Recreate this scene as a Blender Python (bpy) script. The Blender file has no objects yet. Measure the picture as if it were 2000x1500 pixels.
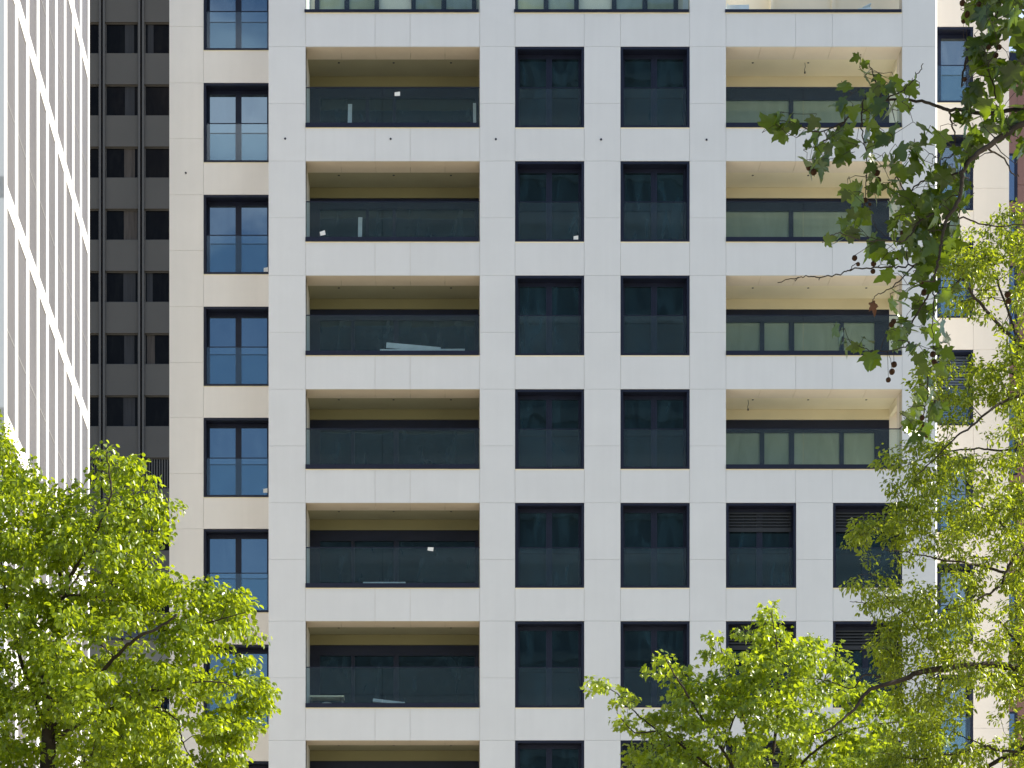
import bpy, math, random
import numpy as np
from mathutils import Vector

random.seed(7)
RNG = np.random.default_rng(11)
SC = bpy.context.scene
COL = SC.collection
R = math.radians

# ------------------------------------------------------------------ camera
F = 4340.0            # focal length in units of the 2000 px wide photograph
CX, CY = 880.0, 2270.0  # principal point of the (shifted) lens
EYE = 1.6
cam = bpy.data.cameras.new('camera')
cam_o = bpy.data.objects.new('camera', cam)
COL.objects.link(cam_o)
cam.sensor_width = 36
cam.lens = F / 2000 * 36
cam.shift_x = (1000 - CX) / 2000
cam.shift_y = (CY - 750) / 2000
cam.clip_start = 0.1
cam.clip_end = 3000
cam_o.location = (0, 0, EYE)
cam_o.rotation_euler = (R(90), 0, 0)
SC.camera = cam_o


def at(px, py, Y):
    return Vector(((px - CX) * Y / F, Y, EYE + (CY - py) * Y / F))


def X(px, Y=62.0): return (px - CX) * Y / F
def Z(py, Y=62.0): return EYE + (CY - py) * Y / F


# ------------------------------------------------------------------ light
SUN_EL, SUN_BEHIND = 37, 2.0
w = bpy.data.worlds.new('World')
SC.world = w
w.use_nodes = True
nt = w.node_tree
nt.nodes.clear()
out = nt.nodes.new('ShaderNodeOutputWorld')
bg = nt.nodes.new('ShaderNodeBackground')
sky = nt.nodes.new('ShaderNodeTexSky')
sky.sky_type = 'NISHITA'
sky.sun_disc = False
sky.sun_elevation = R(SUN_EL)
sky.sun_rotation = R(90 - SUN_BEHIND)
sky.air_density = 1.0
sky.dust_density = 0.5
sky.ozone_density = 2.0
tc = nt.nodes.new('ShaderNodeTexCoord')
mp = nt.nodes.new('ShaderNodeMapping')
mp.inputs['Scale'].default_value = (1, 1, 2.2)
mp.inputs['Location'].default_value = (0.35, 0.1, 0.2)
nz = nt.nodes.new('ShaderNodeTexNoise')
nz.inputs['Scale'].default_value = 2.3
nz.inputs['Detail'].default_value = 7
nz.inputs['Roughness'].default_value = 0.58
rp = nt.nodes.new('ShaderNodeValToRGB')
rp.color_ramp.elements[0].position = 0.56
rp.color_ramp.elements[1].position = 0.85
mx = nt.nodes.new('ShaderNodeMixRGB')
mx.inputs[2].default_value = (7.5, 7.8, 8.4, 1)
nt.links.new(tc.outputs['Generated'], mp.inputs['Vector'])
nt.links.new(mp.outputs['Vector'], nz.inputs['Vector'])
nt.links.new(nz.outputs['Fac'], rp.inputs['Fac'])
# one small bright cloud low over the square, mirrored in the upper window of the left wing
vd = nt.nodes.new('ShaderNodeVectorMath')
vd.operation = 'DISTANCE'
vd.inputs[1].default_value = (-0.0873, -0.9023, 0.4224)
vn = nt.nodes.new('ShaderNodeVectorMath')
vn.operation = 'NORMALIZE'
nt.links.new(tc.outputs['Generated'], vn.inputs[0])
nt.links.new(vn.outputs['Vector'], vd.inputs[0])
nz2 = nt.nodes.new('ShaderNodeTexNoise')
nz2.inputs['Scale'].default_value = 38
nz2.inputs['Detail'].default_value = 5
nt.links.new(tc.outputs['Generated'], nz2.inputs['Vector'])
ad = nt.nodes.new('ShaderNodeMath')
ad.operation = 'MULTIPLY_ADD'
ad.inputs[1].default_value = 0.05
nt.links.new(nz2.outputs['Fac'], ad.inputs[0])
nt.links.new(vd.outputs['Value'], ad.inputs[2])
mr = nt.nodes.new('ShaderNodeMapRange')
mr.inputs['From Min'].default_value = 0.075
mr.inputs['From Max'].default_value = 0.035
mr.inputs['To Min'].default_value = 0.0
mr.inputs['To Max'].default_value = 0.75
nt.links.new(ad.outputs[0], mr.inputs['Value'])
mxm = nt.nodes.new('ShaderNodeMath')
mxm.operation = 'MAXIMUM'
nt.links.new(rp.outputs['Color'], mxm.inputs[0])
nt.links.new(mr.outputs['Result'], mxm.inputs[1])
nt.links.new(mxm.outputs[0], mx.inputs[0])
nt.links.new(sky.outputs['Color'], mx.inputs[1])
nt.links.new(mx.outputs['Color'], bg.inputs['Color'])
bg.inputs['Strength'].default_value = 0.12
nt.links.new(bg.outputs['Background'], out.inputs['Surface'])

sun = bpy.data.lights.new('sun', 'SUN')
sun.energy = 5.0
sun.angle = R(0.53)
sun.color = (1.0, 0.92, 0.79)
sun_o = bpy.data.objects.new('sun', sun)
COL.objects.link(sun_o)
sd = Vector((math.cos(R(SUN_EL)) * math.cos(R(SUN_BEHIND)), math.cos(R(SUN_EL)) * math.sin(R(SUN_BEHIND)), math.sin(R(SUN_EL))))
sun_o.rotation_euler = sd.to_track_quat('Z', 'Y').to_euler()
sun_o.location = (60, 5, 80)

SC.view_settings.view_transform = 'Standard'
SC.view_settings.look = 'None'
SC.view_settings.exposure = 0.98
SC.view_settings.gamma = 1
SC.render.engine = 'CYCLES'
SC.cycles.max_bounces = 8
SC.cycles.diffuse_bounces = 5
SC.cycles.glossy_bounces = 4
SC.cycles.transmission_bounces = 5
SC.cycles.transparent_max_bounces = 10
SC.cycles.use_denoising = True
SC.cycles.caustics_reflective = False
SC.cycles.caustics_refractive = False
SC.cycles.sample_clamp_indirect = 6


# ------------------------------------------------------------------ materials
def new_mat(name):
    m = bpy.data.materials.new(name)
    m.use_nodes = True
    n = m.node_tree
    n.nodes.clear()
    o = n.nodes.new('ShaderNodeOutputMaterial')
    return m, n, o


def plain(name, col, rough=0.6, var=0.06, scale=1.5, spec=0.4, metal=0.0, bump=0.0, detail=6, stretch=(1, 1, 1)):
    """Principled surface with a soft mottling of its own colour."""
    m, n, o = new_mat(name)
    p = n.nodes.new('ShaderNodeBsdfPrincipled')
    p.inputs['Roughness'].default_value = rough
    p.inputs['Specular IOR Level'].default_value = spec
    p.inputs['Metallic'].default_value = metal
    g = n.nodes.new('ShaderNodeTexCoord')
    mp_ = n.nodes.new('ShaderNodeMapping')
    mp_.inputs['Scale'].default_value = stretch
    t = n.nodes.new('ShaderNodeTexNoise')
    t.inputs['Scale'].default_value = scale
    t.inputs['Detail'].default_value = detail
    r = n.nodes.new('ShaderNodeMapRange')
    r.inputs['From Min'].default_value = 0.3
    r.inputs['From Max'].default_value = 0.7
    r.inputs['To Min'].default_value = 1 - var
    r.inputs['To Max'].default_value = 1 + var
    mul = n.nodes.new('ShaderNodeVectorMath')
    mul.operation = 'SCALE'
    mul.inputs[0].default_value = col
    n.links.new(g.outputs['Object'], mp_.inputs['Vector'])
    n.links.new(mp_.outputs['Vector'], t.inputs['Vector'])
    n.links.new(t.outputs['Fac'], r.inputs['Value'])
    n.links.new(r.outputs['Result'], mul.inputs['Scale'])
    n.links.new(mul.outputs['Vector'], p.inputs['Base Color'])
    if bump:
        b = n.nodes.new('ShaderNodeBump')
        b.inputs['Strength'].default_value = bump
        b.inputs['Distance'].default_value = 0.02
        n.links.new(t.outputs['Fac'], b.inputs['Height'])
        n.links.new(b.outputs['Normal'], p.inputs['Normal'])
    n.links.new(p.outputs['BSDF'], o.inputs['Surface'])
    return m


def stone_mat(name, col, panel=0.012):
    """Pale stone cladding: every panel (mesh island) a touch lighter or darker, faint clouding and rain streaks."""
    m, n, o = new_mat(name)
    p = n.nodes.new('ShaderNodeBsdfPrincipled')
    p.inputs['Roughness'].default_value = 0.7
    p.inputs['Specular IOR Level'].default_value = 0.25
    g = n.nodes.new('ShaderNodeTexCoord')
    gi = n.nodes.new('ShaderNodeNewGeometry')
    t1 = n.nodes.new('ShaderNodeTexNoise')
    t1.inputs['Scale'].default_value = 0.9
    t1.inputs['Detail'].default_value = 8
    t1.inputs['Roughness'].default_value = 0.6
    mp_ = n.nodes.new('ShaderNodeMapping')
    mp_.inputs['Scale'].default_value = (5, 5, 0.25)
    t2 = n.nodes.new('ShaderNodeTexNoise')
    t2.inputs['Scale'].default_value = 1.0
    t2.inputs['Detail'].default_value = 4
    n.links.new(g.outputs['Object'], t1.inputs['Vector'])
    n.links.new(g.outputs['Object'], mp_.inputs['Vector'])
    n.links.new(mp_.outputs['Vector'], t2.inputs['Vector'])

    def rng(src, lo, hi, a=0.3, b=0.7):
        r = n.nodes.new('ShaderNodeMapRange')
        r.inputs['From Min'].default_value = a
        r.inputs['From Max'].default_value = b
        r.inputs['To Min'].default_value = lo
        r.inputs['To Max'].default_value = hi
        n.links.new(src, r.inputs['Value'])
        return r.outputs['Result']

    def mult(a, b):
        q = n.nodes.new('ShaderNodeMath')
        q.operation = 'MULTIPLY'
        n.links.new(a, q.inputs[0])
        n.links.new(b, q.inputs[1])
        return q.outputs[0]
    f = mult(mult(rng(t1.outputs['Fac'], 0.975, 1.022), rng(t2.outputs['Fac'], 0.985, 1.012)),
             rng(gi.outputs['Random Per Island'], 1 - panel, 1 + panel, 0, 1))
    mul = n.nodes.new('ShaderNodeVectorMath')
    mul.operation = 'SCALE'
    mul.inputs[0].default_value = col
    n.links.new(f, mul.inputs['Scale'])
    n.links.new(mul.outputs['Vector'], p.inputs['Base Color'])
    n.links.new(p.outputs['BSDF'], o.inputs['Surface'])
    return m


def pane_mat(name, deep, pale, refl=0.17, tint=(1, 1, 1), wave=0.02, lo=0.42, hi=0.75):
    """Window glass in front of a dim room: a mirror layer over a dark interior with folds of curtain."""
    m, n, o = new_mat(name)
    g = n.nodes.new('ShaderNodeTexCoord')
    oi = n.nodes.new('ShaderNodeObjectInfo')
    add = n.nodes.new('ShaderNodeVectorMath')
    add.operation = 'ADD'
    sc_ = n.nodes.new('ShaderNodeVectorMath')
    sc_.operation = 'SCALE'
    sc_.inputs[0].default_value = (37, 11, 23)
    n.links.new(oi.outputs['Random'], sc_.inputs['Scale'])
    n.links.new(g.outputs['Object'], add.inputs[0])
    n.links.new(sc_.outputs['Vector'], add.inputs[1])
    mp_ = n.nodes.new('ShaderNodeMapping')
    mp_.inputs['Scale'].default_value = (1.6, 1, 0.45)
    n.links.new(add.outputs['Vector'], mp_.inputs['Vector'])
    t = n.nodes.new('ShaderNodeTexNoise')
    t.inputs['Scale'].default_value = 1.5
    t.inputs['Detail'].default_value = 3
    t.inputs['Distortion'].default_value = 1.2
    n.links.new(mp_.outputs['Vector'], t.inputs['Vector'])
    r = n.nodes.new('ShaderNodeValToRGB')
    r.color_ramp.elements[0].position = lo
    r.color_ramp.elements[0].color = (*deep, 1)
    r.color_ramp.elements[1].position = hi
    r.color_ramp.elements[1].color = (*pale, 1)
    n.links.new(t.outputs['Fac'], r.inputs['Fac'])
    d = n.nodes.new('ShaderNodeBsdfDiffuse')
    n.links.new(r.outputs['Color'], d.inputs['Color'])
    gl = n.nodes.new('ShaderNodeBsdfGlossy')
    gl.inputs['Roughness'].default_value = 0.02
    gl.inputs['Color'].default_value = (*tint, 1)
    t2 = n.nodes.new('ShaderNodeTexNoise')
    t2.inputs['Scale'].default_value = 0.9
    t2.inputs['Detail'].default_value = 2
    n.links.new(add.outputs['Vector'], t2.inputs['Vector'])
    b = n.nodes.new('ShaderNodeBump')
    b.inputs['Strength'].default_value = 1.0
    b.inputs['Distance'].default_value = wave
    n.links.new(t2.outputs['Fac'], b.inputs['Height'])
    n.links.new(b.outputs['Normal'], gl.inputs['Normal'])
    mixn = n.nodes.new('ShaderNodeMixShader')
    lw = n.nodes.new('ShaderNodeFresnel')
    lw.inputs['IOR'].default_value = 1.5
    ma = n.nodes.new('ShaderNodeMath')
    ma.operation = 'MULTIPLY_ADD'
    ma.inputs[1].default_value = 0.85
    ma.inputs[2].default_value = refl - 0.034
    ma.use_clamp = True
    n.links.new(lw.outputs['Fac'], ma.inputs[0])
    n.links.new(ma.outputs[0], mixn.inputs[0])
    n.links.new(d.outputs['BSDF'], mixn.inputs[1])
    n.links.new(gl.outputs['BSDF'], mixn.inputs[2])
    n.links.new(mixn.outputs['Shader'], o.inputs['Surface'])
    return m


def clear_glass(name, fac=0.10, tint=(0.86, 0.92, 0.92), veil=0.03, veil_col=(0.5, 0.58, 0.6)):
    m, n, o = new_mat(name)
    tr = n.nodes.new('ShaderNodeBsdfTransparent')
    tr.inputs['Color'].default_value = (*tint, 1)
    gl = n.nodes.new('ShaderNodeBsdfGlossy')
    gl.inputs['Roughness'].default_value = 0.02
    df = n.nodes.new('ShaderNodeBsdfDiffuse')
    df.inputs['Color'].default_value = (*veil_col, 1)
    m0 = n.nodes.new('ShaderNodeMixShader')
    m0.inputs[0].default_value = veil
    n.links.new(tr.outputs[0], m0.inputs[1])
    n.links.new(df.outputs[0], m0.inputs[2])
    mi = n.nodes.new('ShaderNodeMixShader')
    mi.inputs[0].default_value = fac
    n.links.new(m0.outputs[0], mi.inputs[1])
    n.links.new(gl.outputs[0], mi.inputs[2])
    n.links.new(mi.outputs[0], o.inputs['Surface'])
    return m


def leaf_mat(name, refl, trans, mix=0.5, rough=0.38, spec=0.5, spread=0.35):
    """Thin leaf: every leaf (mesh island) its own shade between fresh yellow and deeper green, light passes through."""
    m, n, o = new_mat(name)
    gi = n.nodes.new('ShaderNodeNewGeometry')
    r = n.nodes.new('ShaderNodeValToRGB')
    e = r.color_ramp.elements
    e[0].position = 0
    e[0].color = (*[c * (1 - spread) for c in refl], 1)
    e[1].position = 1
    e[1].color = (refl[0] * (1 + spread * 1.5), refl[1] * (1 + spread), refl[2], 1)
    r2 = n.nodes.new('ShaderNodeValToRGB')
    e = r2.color_ramp.elements
    e[0].position = 0
    e[0].color = (*[c * (1 - spread) for c in trans], 1)
    e[1].position = 1
    e[1].color = (trans[0] * (1 + spread * 1.3), trans[1] * (1 + spread * 0.8), trans[2], 1)
    n.links.new(gi.outputs['Random Per Island'], r.inputs['Fac'])
    n.links.new(gi.outputs['Random Per Island'], r2.inputs['Fac'])
    p = n.nodes.new('ShaderNodeBsdfPrincipled')
    p.inputs['Roughness'].default_value = rough
    p.inputs['Specular IOR Level'].default_value = spec
    n.links.new(r.outputs['Color'], p.inputs['Base Color'])
    t = n.nodes.new('ShaderNodeBsdfTranslucent')
    n.links.new(r2.outputs['Color'], t.inputs['Color'])
    mi = n.nodes.new('ShaderNodeMixShader')
    mi.inputs[0].default_value = mix
    n.links.new(p.outputs[0], mi.inputs[1])
    n.links.new(t.outputs[0], mi.inputs[2])
    n.links.new(mi.outputs[0], o.inputs['Surface'])
    return m


M = {}
M['warm_lit_stone'] = stone_mat('warm_lit_stone', (0.76, 0.69, 0.61))  # facade stone with the right side's warm bounce light put into its colour
M['beam'] = stone_mat('bounce_tan_stone', (0.62, 0.54, 0.43))  # facade stone; its tan holds the warm bounce from the ground
M['bounce_stone'] = stone_mat('bounce_lit_stone', (0.87, 0.83, 0.765))  # facade stone lightened and warmed to carry bounce light on the left wing
M['stone'] = stone_mat('pale_stone', (0.66, 0.672, 0.68))
M['joint'] = plain('joint_backing', (0.52, 0.46, 0.37), 0.9)
M['metal'] = plain('navy_metal', (0.008, 0.011, 0.028), 0.42, 0.15, 3, 0.35)
M['shaded_plaster'] = plain('shaded_plaster', (0.36, 0.335, 0.22), 0.85, 0.04, 1.2)  # same plaster as the right loggias, darkened to paint in the left ones' shade
M['shaded_lintel'] = plain('shaded_lintel', (0.235, 0.21, 0.105), 0.85, 0.05, 1.2)  # lintel paint with the left loggias' shade put into the colour
M['plaster'] = plain('lit_plaster', (0.82, 0.75, 0.60), 0.85, 0.04, 1.2)  # same plaster, lightened to paint in the brighter light of the right loggias
M['lintel'] = plain('lit_lintel', (0.70, 0.62, 0.44), 0.8, 0.05, 1.2)  # lintel paint with the right loggias' light put into the colour
M['bounce_floor'] = plain('pale_bounce_floor', (0.80, 0.74, 0.60), 0.8, 0.06, 2)  # unseen floor, made pale to bounce light up to the right ceilings
M['floor'] = plain('loggia_paving', (0.11, 0.105, 0.09), 0.8, 0.1, 2)  # made dark so unseen loggia floors bounce little light to the left ceilings
M['pane'] = pane_mat('dark_window_glass', (0.002, 0.005, 0.009), (0.012, 0.031, 0.045), 0.075, (0.58, 0.90, 1.0), 0.003)
M['pane_loggia'] = pane_mat('loggia_window_glass', (0.002, 0.005, 0.009), (0.016, 0.032, 0.044), 0.065, (0.60, 0.90, 1.0), 0.012)
M['pane_sky'] = pane_mat('side_window_glass', (0.006, 0.012, 0.022), (0.03, 0.05, 0.07), 0.22, (0.66, 0.86, 1.0), 0.002)
M['pane_east'] = pane_mat('right_wing_glass', (0.03, 0.045, 0.05), (0.10, 0.125, 0.13), 0.28, (0.98, 0.97, 0.94), 0.002)
M['pane_pale'] = pane_mat('lit_room_glass', (0.25, 0.27, 0.18), (0.34, 0.36, 0.26), 0.09, (0.8, 0.95, 1.0), 0.004, 0.25, 0.8)  # the light walls of a lit room, painted into the pane's own colour
M['balustrade'] = clear_glass('balustrade_glass', 0.045, (0.86, 0.94, 0.96), 0.016, (0.34, 0.50, 0.60))
M['white'] = plain('white_sheet', (0.78, 0.78, 0.75), 0.6)
M['board'] = plain('grey_board', (0.55, 0.58, 0.58), 0.6, 0.12, 3)
M['bluebox'] = plain('pale_blue_wrap', (0.60, 0.72, 0.78), 0.6, 0.08, 4)
M['ochre_edge'] = plain('cream_edge', (0.80, 0.71, 0.50), 0.7)
M['blind'] = plain('grey_blind', (0.022, 0.024, 0.028), 0.5, 0.1)
M['blue_blind'] = plain('blue_grey_blind', (0.13, 0.16, 0.22), 0.5, 0.1)


# ------------------------------------------------------------------ mesh helpers
class MB:
    def __init__(self):
        self.v, self.f, self.mi = [], [], []

    def quad(self, a, b, c, d, mi=0):
        i = len(self.v)
        self.v += [tuple(a), tuple(b), tuple(c), tuple(d)]
        self.f.append((i, i + 1, i + 2, i + 3))
        self.mi.append(mi)

    def box(self, x0, x1, y0, y1, z0, z1, mi=0):
        if x0 > x1: x0, x1 = x1, x0
        if y0 > y1: y0, y1 = y1, y0
        if z0 > z1: z0, z1 = z1, z0
        i = len(self.v)
        self.v += [(x0, y0, z0), (x1, y0, z0), (x1, y1, z0), (x0, y1, z0), (x0, y0, z1), (x1, y0, z1), (x1, y1, z1), (x0, y1, z1)]
        for f in ((3, 2, 1, 0), (4, 5, 6, 7), (0, 1, 5, 4), (1, 2, 6, 5), (2, 3, 7, 6), (3, 0, 4, 7)):
            self.f.append(tuple(i + k for k in f))
            self.mi.append(mi)

    def prism(self, pts, axis_vec, mi=0):
        """Closed prism: polygon pts extruded along axis_vec."""
        n = len(pts)
        i = len(self.v)
        a = Vector(axis_vec)
        self.v += [tuple(p) for p in pts] + [tuple(Vector(p) + a) for p in pts]
        self.f.append(tuple(i + k for k in reversed(range(n))))
        self.f.append(tuple(i + n + k for k in range(n)))
        for k in range(n):
            q = (k + 1) % n
            self.f.append((i + k, i + q, i + n + q, i + n + k))
        self.mi += [mi] * (n + 2)

    def tube(self, pts, rad, sides=7, mi=0):
        pts = [Vector(p) for p in pts]
        n = len(pts)
        base = len(self.v)
        up = None
        for k in range(n):
            t = (pts[min(k + 1, n - 1)] - pts[max(k - 1, 0)])
            if t.length < 1e-6: t = Vector((0, 0, 1))
            t.normalize()
            if up is None:
                up = t.orthogonal().normalized()
            else:
                up = (up - t * up.dot(t))
                up = up.normalized() if up.length > 1e-5 else t.orthogonal().normalized()
            s = t.cross(up)
            for j in range(sides):
                a = 2 * math.pi * j / sides
                self.v.append(tuple(pts[k] + (up * math.cos(a) + s * math.sin(a)) * rad[k]))
        for k in range(n - 1):
            for j in range(sides):
                q = (j + 1) % sides
                self.f.append((base + k * sides + j, base + k * sides + q, base + (k + 1) * sides + q, base + (k + 1) * sides + j))
                self.mi.append(mi)
        self.f.append(tuple(base + j for j in reversed(range(sides))))
        self.f.append(tuple(base + (n - 1) * sides + j for j in range(sides)))
        self.mi += [mi, mi]

    def build(self, name, mats, parent=None, smooth=False, loc=None, bevel=0):
        me = bpy.data.meshes.new(name)
        me.from_pydata(self.v, [], self.f)
        if not isinstance(mats, (list, tuple)): mats = [mats]
        for m in mats: me.materials.append(m)
        me.polygons.foreach_set('material_index', self.mi)
        if smooth: me.polygons.foreach_set('use_smooth', [True] * len(self.f))
        me.update()
        o = bpy.data.objects.new(name, me)
        COL.objects.link(o)
        if parent is not None: o.parent = parent
        if loc is not None: o.location = loc
        if bevel:
            b = o.modifiers.new('bevel', 'BEVEL')
            b.width = bevel
            b.segments = 2
            b.limit_method = 'ANGLE'
        return o


def thing(name, label, cat, loc=(0, 0, 0), group=None):
    o = bpy.data.objects.new(name, None)
    COL.objects.link(o)
    o.location = loc
    o['label'] = label
    o['category'] = cat
    if group: o['group'] = group
    return o


def tag(o, label, cat, group=None):
    o['label'] = label
    o['category'] = cat
    if group: o['group'] = group
    return o


def copy_tree(o, parent, loc=None):
    c = o.copy()
    COL.objects.link(c)
    c.parent = parent
    if loc is not None: c.location = loc
    for ch in o.children:
        copy_tree(ch, c)
    return c


# ------------------------------------------------------------------ ground
g = MB()
g.quad((-900, -900, 0), (900, -900, 0), (900, 900, 0), (-900, 900, 0))
ground = g.build('ground', plain('plaza_paving', (0.44, 0.40, 0.31), 0.85, 0.12, 0.6))
ground['kind'] = 'structure'

# ------------------------------------------------------------------ apartment tower
YF = 62.0
T = [-133, 91, 314.5, 538, 760, 982, 1213, 1446, 1679, 1912, 2145]
B = [24.5, 249, 472, 694, 916, 1148, 1382, 1613]
tower = thing('apartment_tower', 'white stone clad apartment tower with deep loggias and dark framed windows', 'building', (4, 66, 0))
TL = tower.location
inv = Vector((-TL.x, -TL.y, -TL.z))


def tpart(mb, name, mats, parent=None, **k):
    """Mesh in world coordinates -> part of the tower (its parent chain sits at TL)."""
    o = mb.build(name, mats, parent if parent is not None else tower, **k)
    if parent is None: o.location = inv
    return o


GAP = 0.003
clad, back = MB(), MB()


def panel(x0, x1, y0, y1, Y=YF, mb=None, gap=GAP):
    """One stone panel given by photo pixel edges on the plane Y (y0 is the upper edge)."""
    (mb or clad).box(X(x0, Y) + gap, X(x1, Y) - gap, Y, Y + 0.04, Z(y1, Y) + gap, Z(y0, Y) - gap)


def backing(x0, x1, y0, y1, Y=YF, d=0.36, mb=None):
    (mb or back).box(X(x0, Y), X(x1, Y), Y + 0.042, Y + 0.042 + d, Z(y1, Y), Z(y0, Y))


PIERS = [(524.5, 597), (937, 1006), (1141, 1212), (1347, 1418), (1762, 1827.2)]
TOPY = -300
rows = list(range(0, 11))
for (a, b) in PIERS:
    for i in rows:
        t0 = T[i]
        t1 = T[i + 1] if i + 1 < len(T) else 2382
        mid = t0 + 111
        if a == 1141 and i == 0:
            panel(a, b, 24.5, t1)
            continue
        panel(a, b, t0, mid)
        panel(a, b, mid, t1)
    if a != 1141:
        panel(a, b, -240, T[0])
        backing(a, b, TOPY, 2382)
    else:
        backing(a, b, 24.5, 2382)
panel(524.5, 1827.2, TOPY, -240)
for i in range(0, 8):   # spandrels
    y0 = B[i]
    y1 = T[i + 1]
    for xs in ((597, 732.5, 801, 937), (1006, 1141), (1212, 1347)):
        for a, b in zip(xs[:-1], xs[1:]):
            panel(a, b, y0, y1)
        backing(xs[0], xs[-1], y0, y1 - 0.7)
    xs = (1418, 1554, 1625.5, 1762) if i < 5 else (1418, 1555, 1627, 1762)
    for a, b in zip(xs[:-1], xs[1:]):
        if i >= 5 and a == 1555: continue
        panel(a, b, y0, y1)
    if i < 5:
        backing(1418, 1762, y0, y1 - 0.7)
    else:
        backing(1418, 1555, y0, y1)
        backing(1627, 1762, y0, y1)
# the extra pier between the two lower right windows
for i in (5, 6, 7):
    t1 = T[i + 1]
    panel(1555, 1627, T[i], T[i] + 111)
    panel(1555, 1627, T[i] + 111, t1)
    backing(1555, 1627, T[i], t1)
# plain base below the frame
for a, b in ((597, 937), (1006, 1141), (1212, 1347), (1418, 1762)):
    for i in (8, 9, 10):
        t1 = T[i + 1] if i + 1 < len(T) else 2382
        panel(a, b, T[i], t1)
    backing(a, b, T[8], 2382)
    if a == 1418: pass
# chamfered right corner stones and the sunlit flank
xR = X(1831)
xC = X(1827.2)
for i in range(-1, 11):
    za = Z(TOPY) if i < 0 else Z(T[i])
    zb = Z(T[0]) if i < 0 else (Z(T[i + 1]) if i + 1 < len(T) else 0)
    clad.prism([(xC, YF, zb + GAP), (xC, YF + 0.08, zb + GAP), (xR, YF + 0.08, zb + GAP), (xR, YF + 0.055, zb + GAP)], (0, 0, za - zb - 2 * GAP))
    if 0 <= i <= 4:      # loggia rows: opening in the flank between y 62.73 and 63.8
        segs = [(62.08, 62.73, zb, za), (63.8, 66.0, zb, za), (62.73, 63.8, zb, Z(B[i]))]
        if i == 0: pass
        else: pass
    else:
        segs = [(62.08, 63.4, zb, za), (63.4, 66.0, zb, za)]
    for (ya, yb, z0, z1) in segs:
        clad.box(xR - 0.04, xR, ya + GAP, yb - GAP, z0 + GAP, z1 - GAP)
cl = tpart(clad, 'cladding', M['stone'])
bk = tpart(back, 'wall', M['joint'])

core = MB()
core.box(X(524.5) + 0.03, X(524.5) + 0.3, YF + 0.41, 64.6, 0, Z(TOPY))
core.box(X(524.5) + 0.03, X(1831) - 0.05, 64.62, 80, 0, Z(TOPY) + 1)
core.box(X(1762) + 0.3, xR - 0.042, YF + 0.41, 64.6, 0, Z(T[5]) - 0.01)          # right flank wall, closed part
for i in range(1, 5):    # solid flank between the loggia openings
    core.box(X(1762) + 0.3, xR - 0.042, YF + 0.41, 64.6, Z(T[i + 1]) + 0.02, Z(B[i]) - 0.02) if False else None
tpart(core, 'core_wall', M['stone'])


# ---- windows with a dark metal lining
def make_window(w, h, pane, parent, Y0=0.0, blind=None, rail=True, lining=0.07, occl=None):
    """Window in local coordinates: x 0..w, z 0..h, facade plane at y 0."""
    f = MB()
    D = 0.40
    f.box(0.004, lining, 0.012, D, 0.004, h - 0.004)
    f.box(w - lining, w - 0.004, 0.012, D, 0.004, h - 0.004)
    f.box(lining, w - lining, 0.012, D, h - lining, h - 0.004)
    f.box(lining, w - lining, 0.012, D, 0.004, lining * 0.9)
    yi = 0.33
    fs, fh, fm, fb = 0.07, 0.11, 0.165, 0.05
    x0, x1 = lining + 0.002, w - lining - 0.002
    z0, z1 = lining * 0.9 + 0.002, h - lining - 0.002
    f.box(x0, x0 + fs, yi, D - 0.002, z0, z1)
    f.box(x1 - fs, x1, yi, D - 0.002, z0, z1)
    f.box(x0 + fs, x1 - fs, yi, D - 0.002, z1 - fh, z1)
    f.box(x0 + fs, x1 - fs, yi, D - 0.002, z0, z0 + fb)
    xm = (x0 + x1) / 2
    f.box(xm - fm / 2, xm + fm / 2, yi - 0.006, D - 0.002, z0 + fb, z1 - fh)
    f.box(xm - 0.012, xm + 0.012, yi - 0.012, yi - 0.006, z0 + fb, z1 - fh)
    f.box(0.0, w, -0.004, 0.035, -0.032, -0.002, 1)
    win = f.build('window', [M['metal'], M['ochre_edge']], parent)
    for (a, b) in ((x0 + fs, xm - fm / 2), (xm + fm / 2, x1 - fs)):
        p = MB()
        p.box(a, b, yi + 0.035, yi + 0.05, z0 + fb, z1 - fh)
        p.build('pane', pane, win)
    if rail:
        q = MB()
        zb = z0
        zt = 1.12
        q.box(x0 + 0.015, x1 - 0.015, 0.055, 0.067, zb, zt)
        q.box(x0 + 0.01, x1 - 0.01, 0.050, 0.072, zt, zt + 0.022, 1)
        q.build('balustrade', [M['balustrade'], M['metal']], win)
    if blind == 'half':
        s = MB()
        zz = z1 - fh - 0.004
        n = 5
        for k in range(n):
            z = zz - k * 0.085
            s.box(x0 + 0.02, x1 - 0.02, yi - 0.05, yi - 0.02, z - 0.05, z)
        s.box(x0 + 0.02, x1 - 0.02, yi - 0.055, yi - 0.018, zz - n * 0.085 - 0.12, zz - n * 0.085)
        s.build('blind', M['blind'], win)
    elif blind == 'full':
        s = MB()
        zz = z1 - 0.02
        k = 0
        while zz - k * 0.08 > z0 + 0.06:
            z = zz - k * 0.08
            s.prism([(x0 + 0.02, yi - 0.03, z), (x0 + 0.02, yi - 0.015, z), (x0 + 0.02, yi - 0.055, z - 0.07), (x0 + 0.02, yi - 0.07, z - 0.07)], (x1 - x0 - 0.04, 0, 0))
            k += 1
        s.build('blind', M['blue_blind'], win)
    return win


def sticker(parent, x, y, z, w, h, tilt=0.0):
    s = MB()
    c, sn = math.cos(tilt), math.sin(tilt)
    pts = [(-w / 2, -h / 2), (w / 2, -h / 2), (w / 2, h / 2), (-w / 2, h * 0.32)]
    s.prism([(x + c * a - sn * b, y, z + sn * a + c * b) for a, b in pts], (0, 0.002, 0))
    return s.build('sticker', M['white'], parent)


protos = {}


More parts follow.
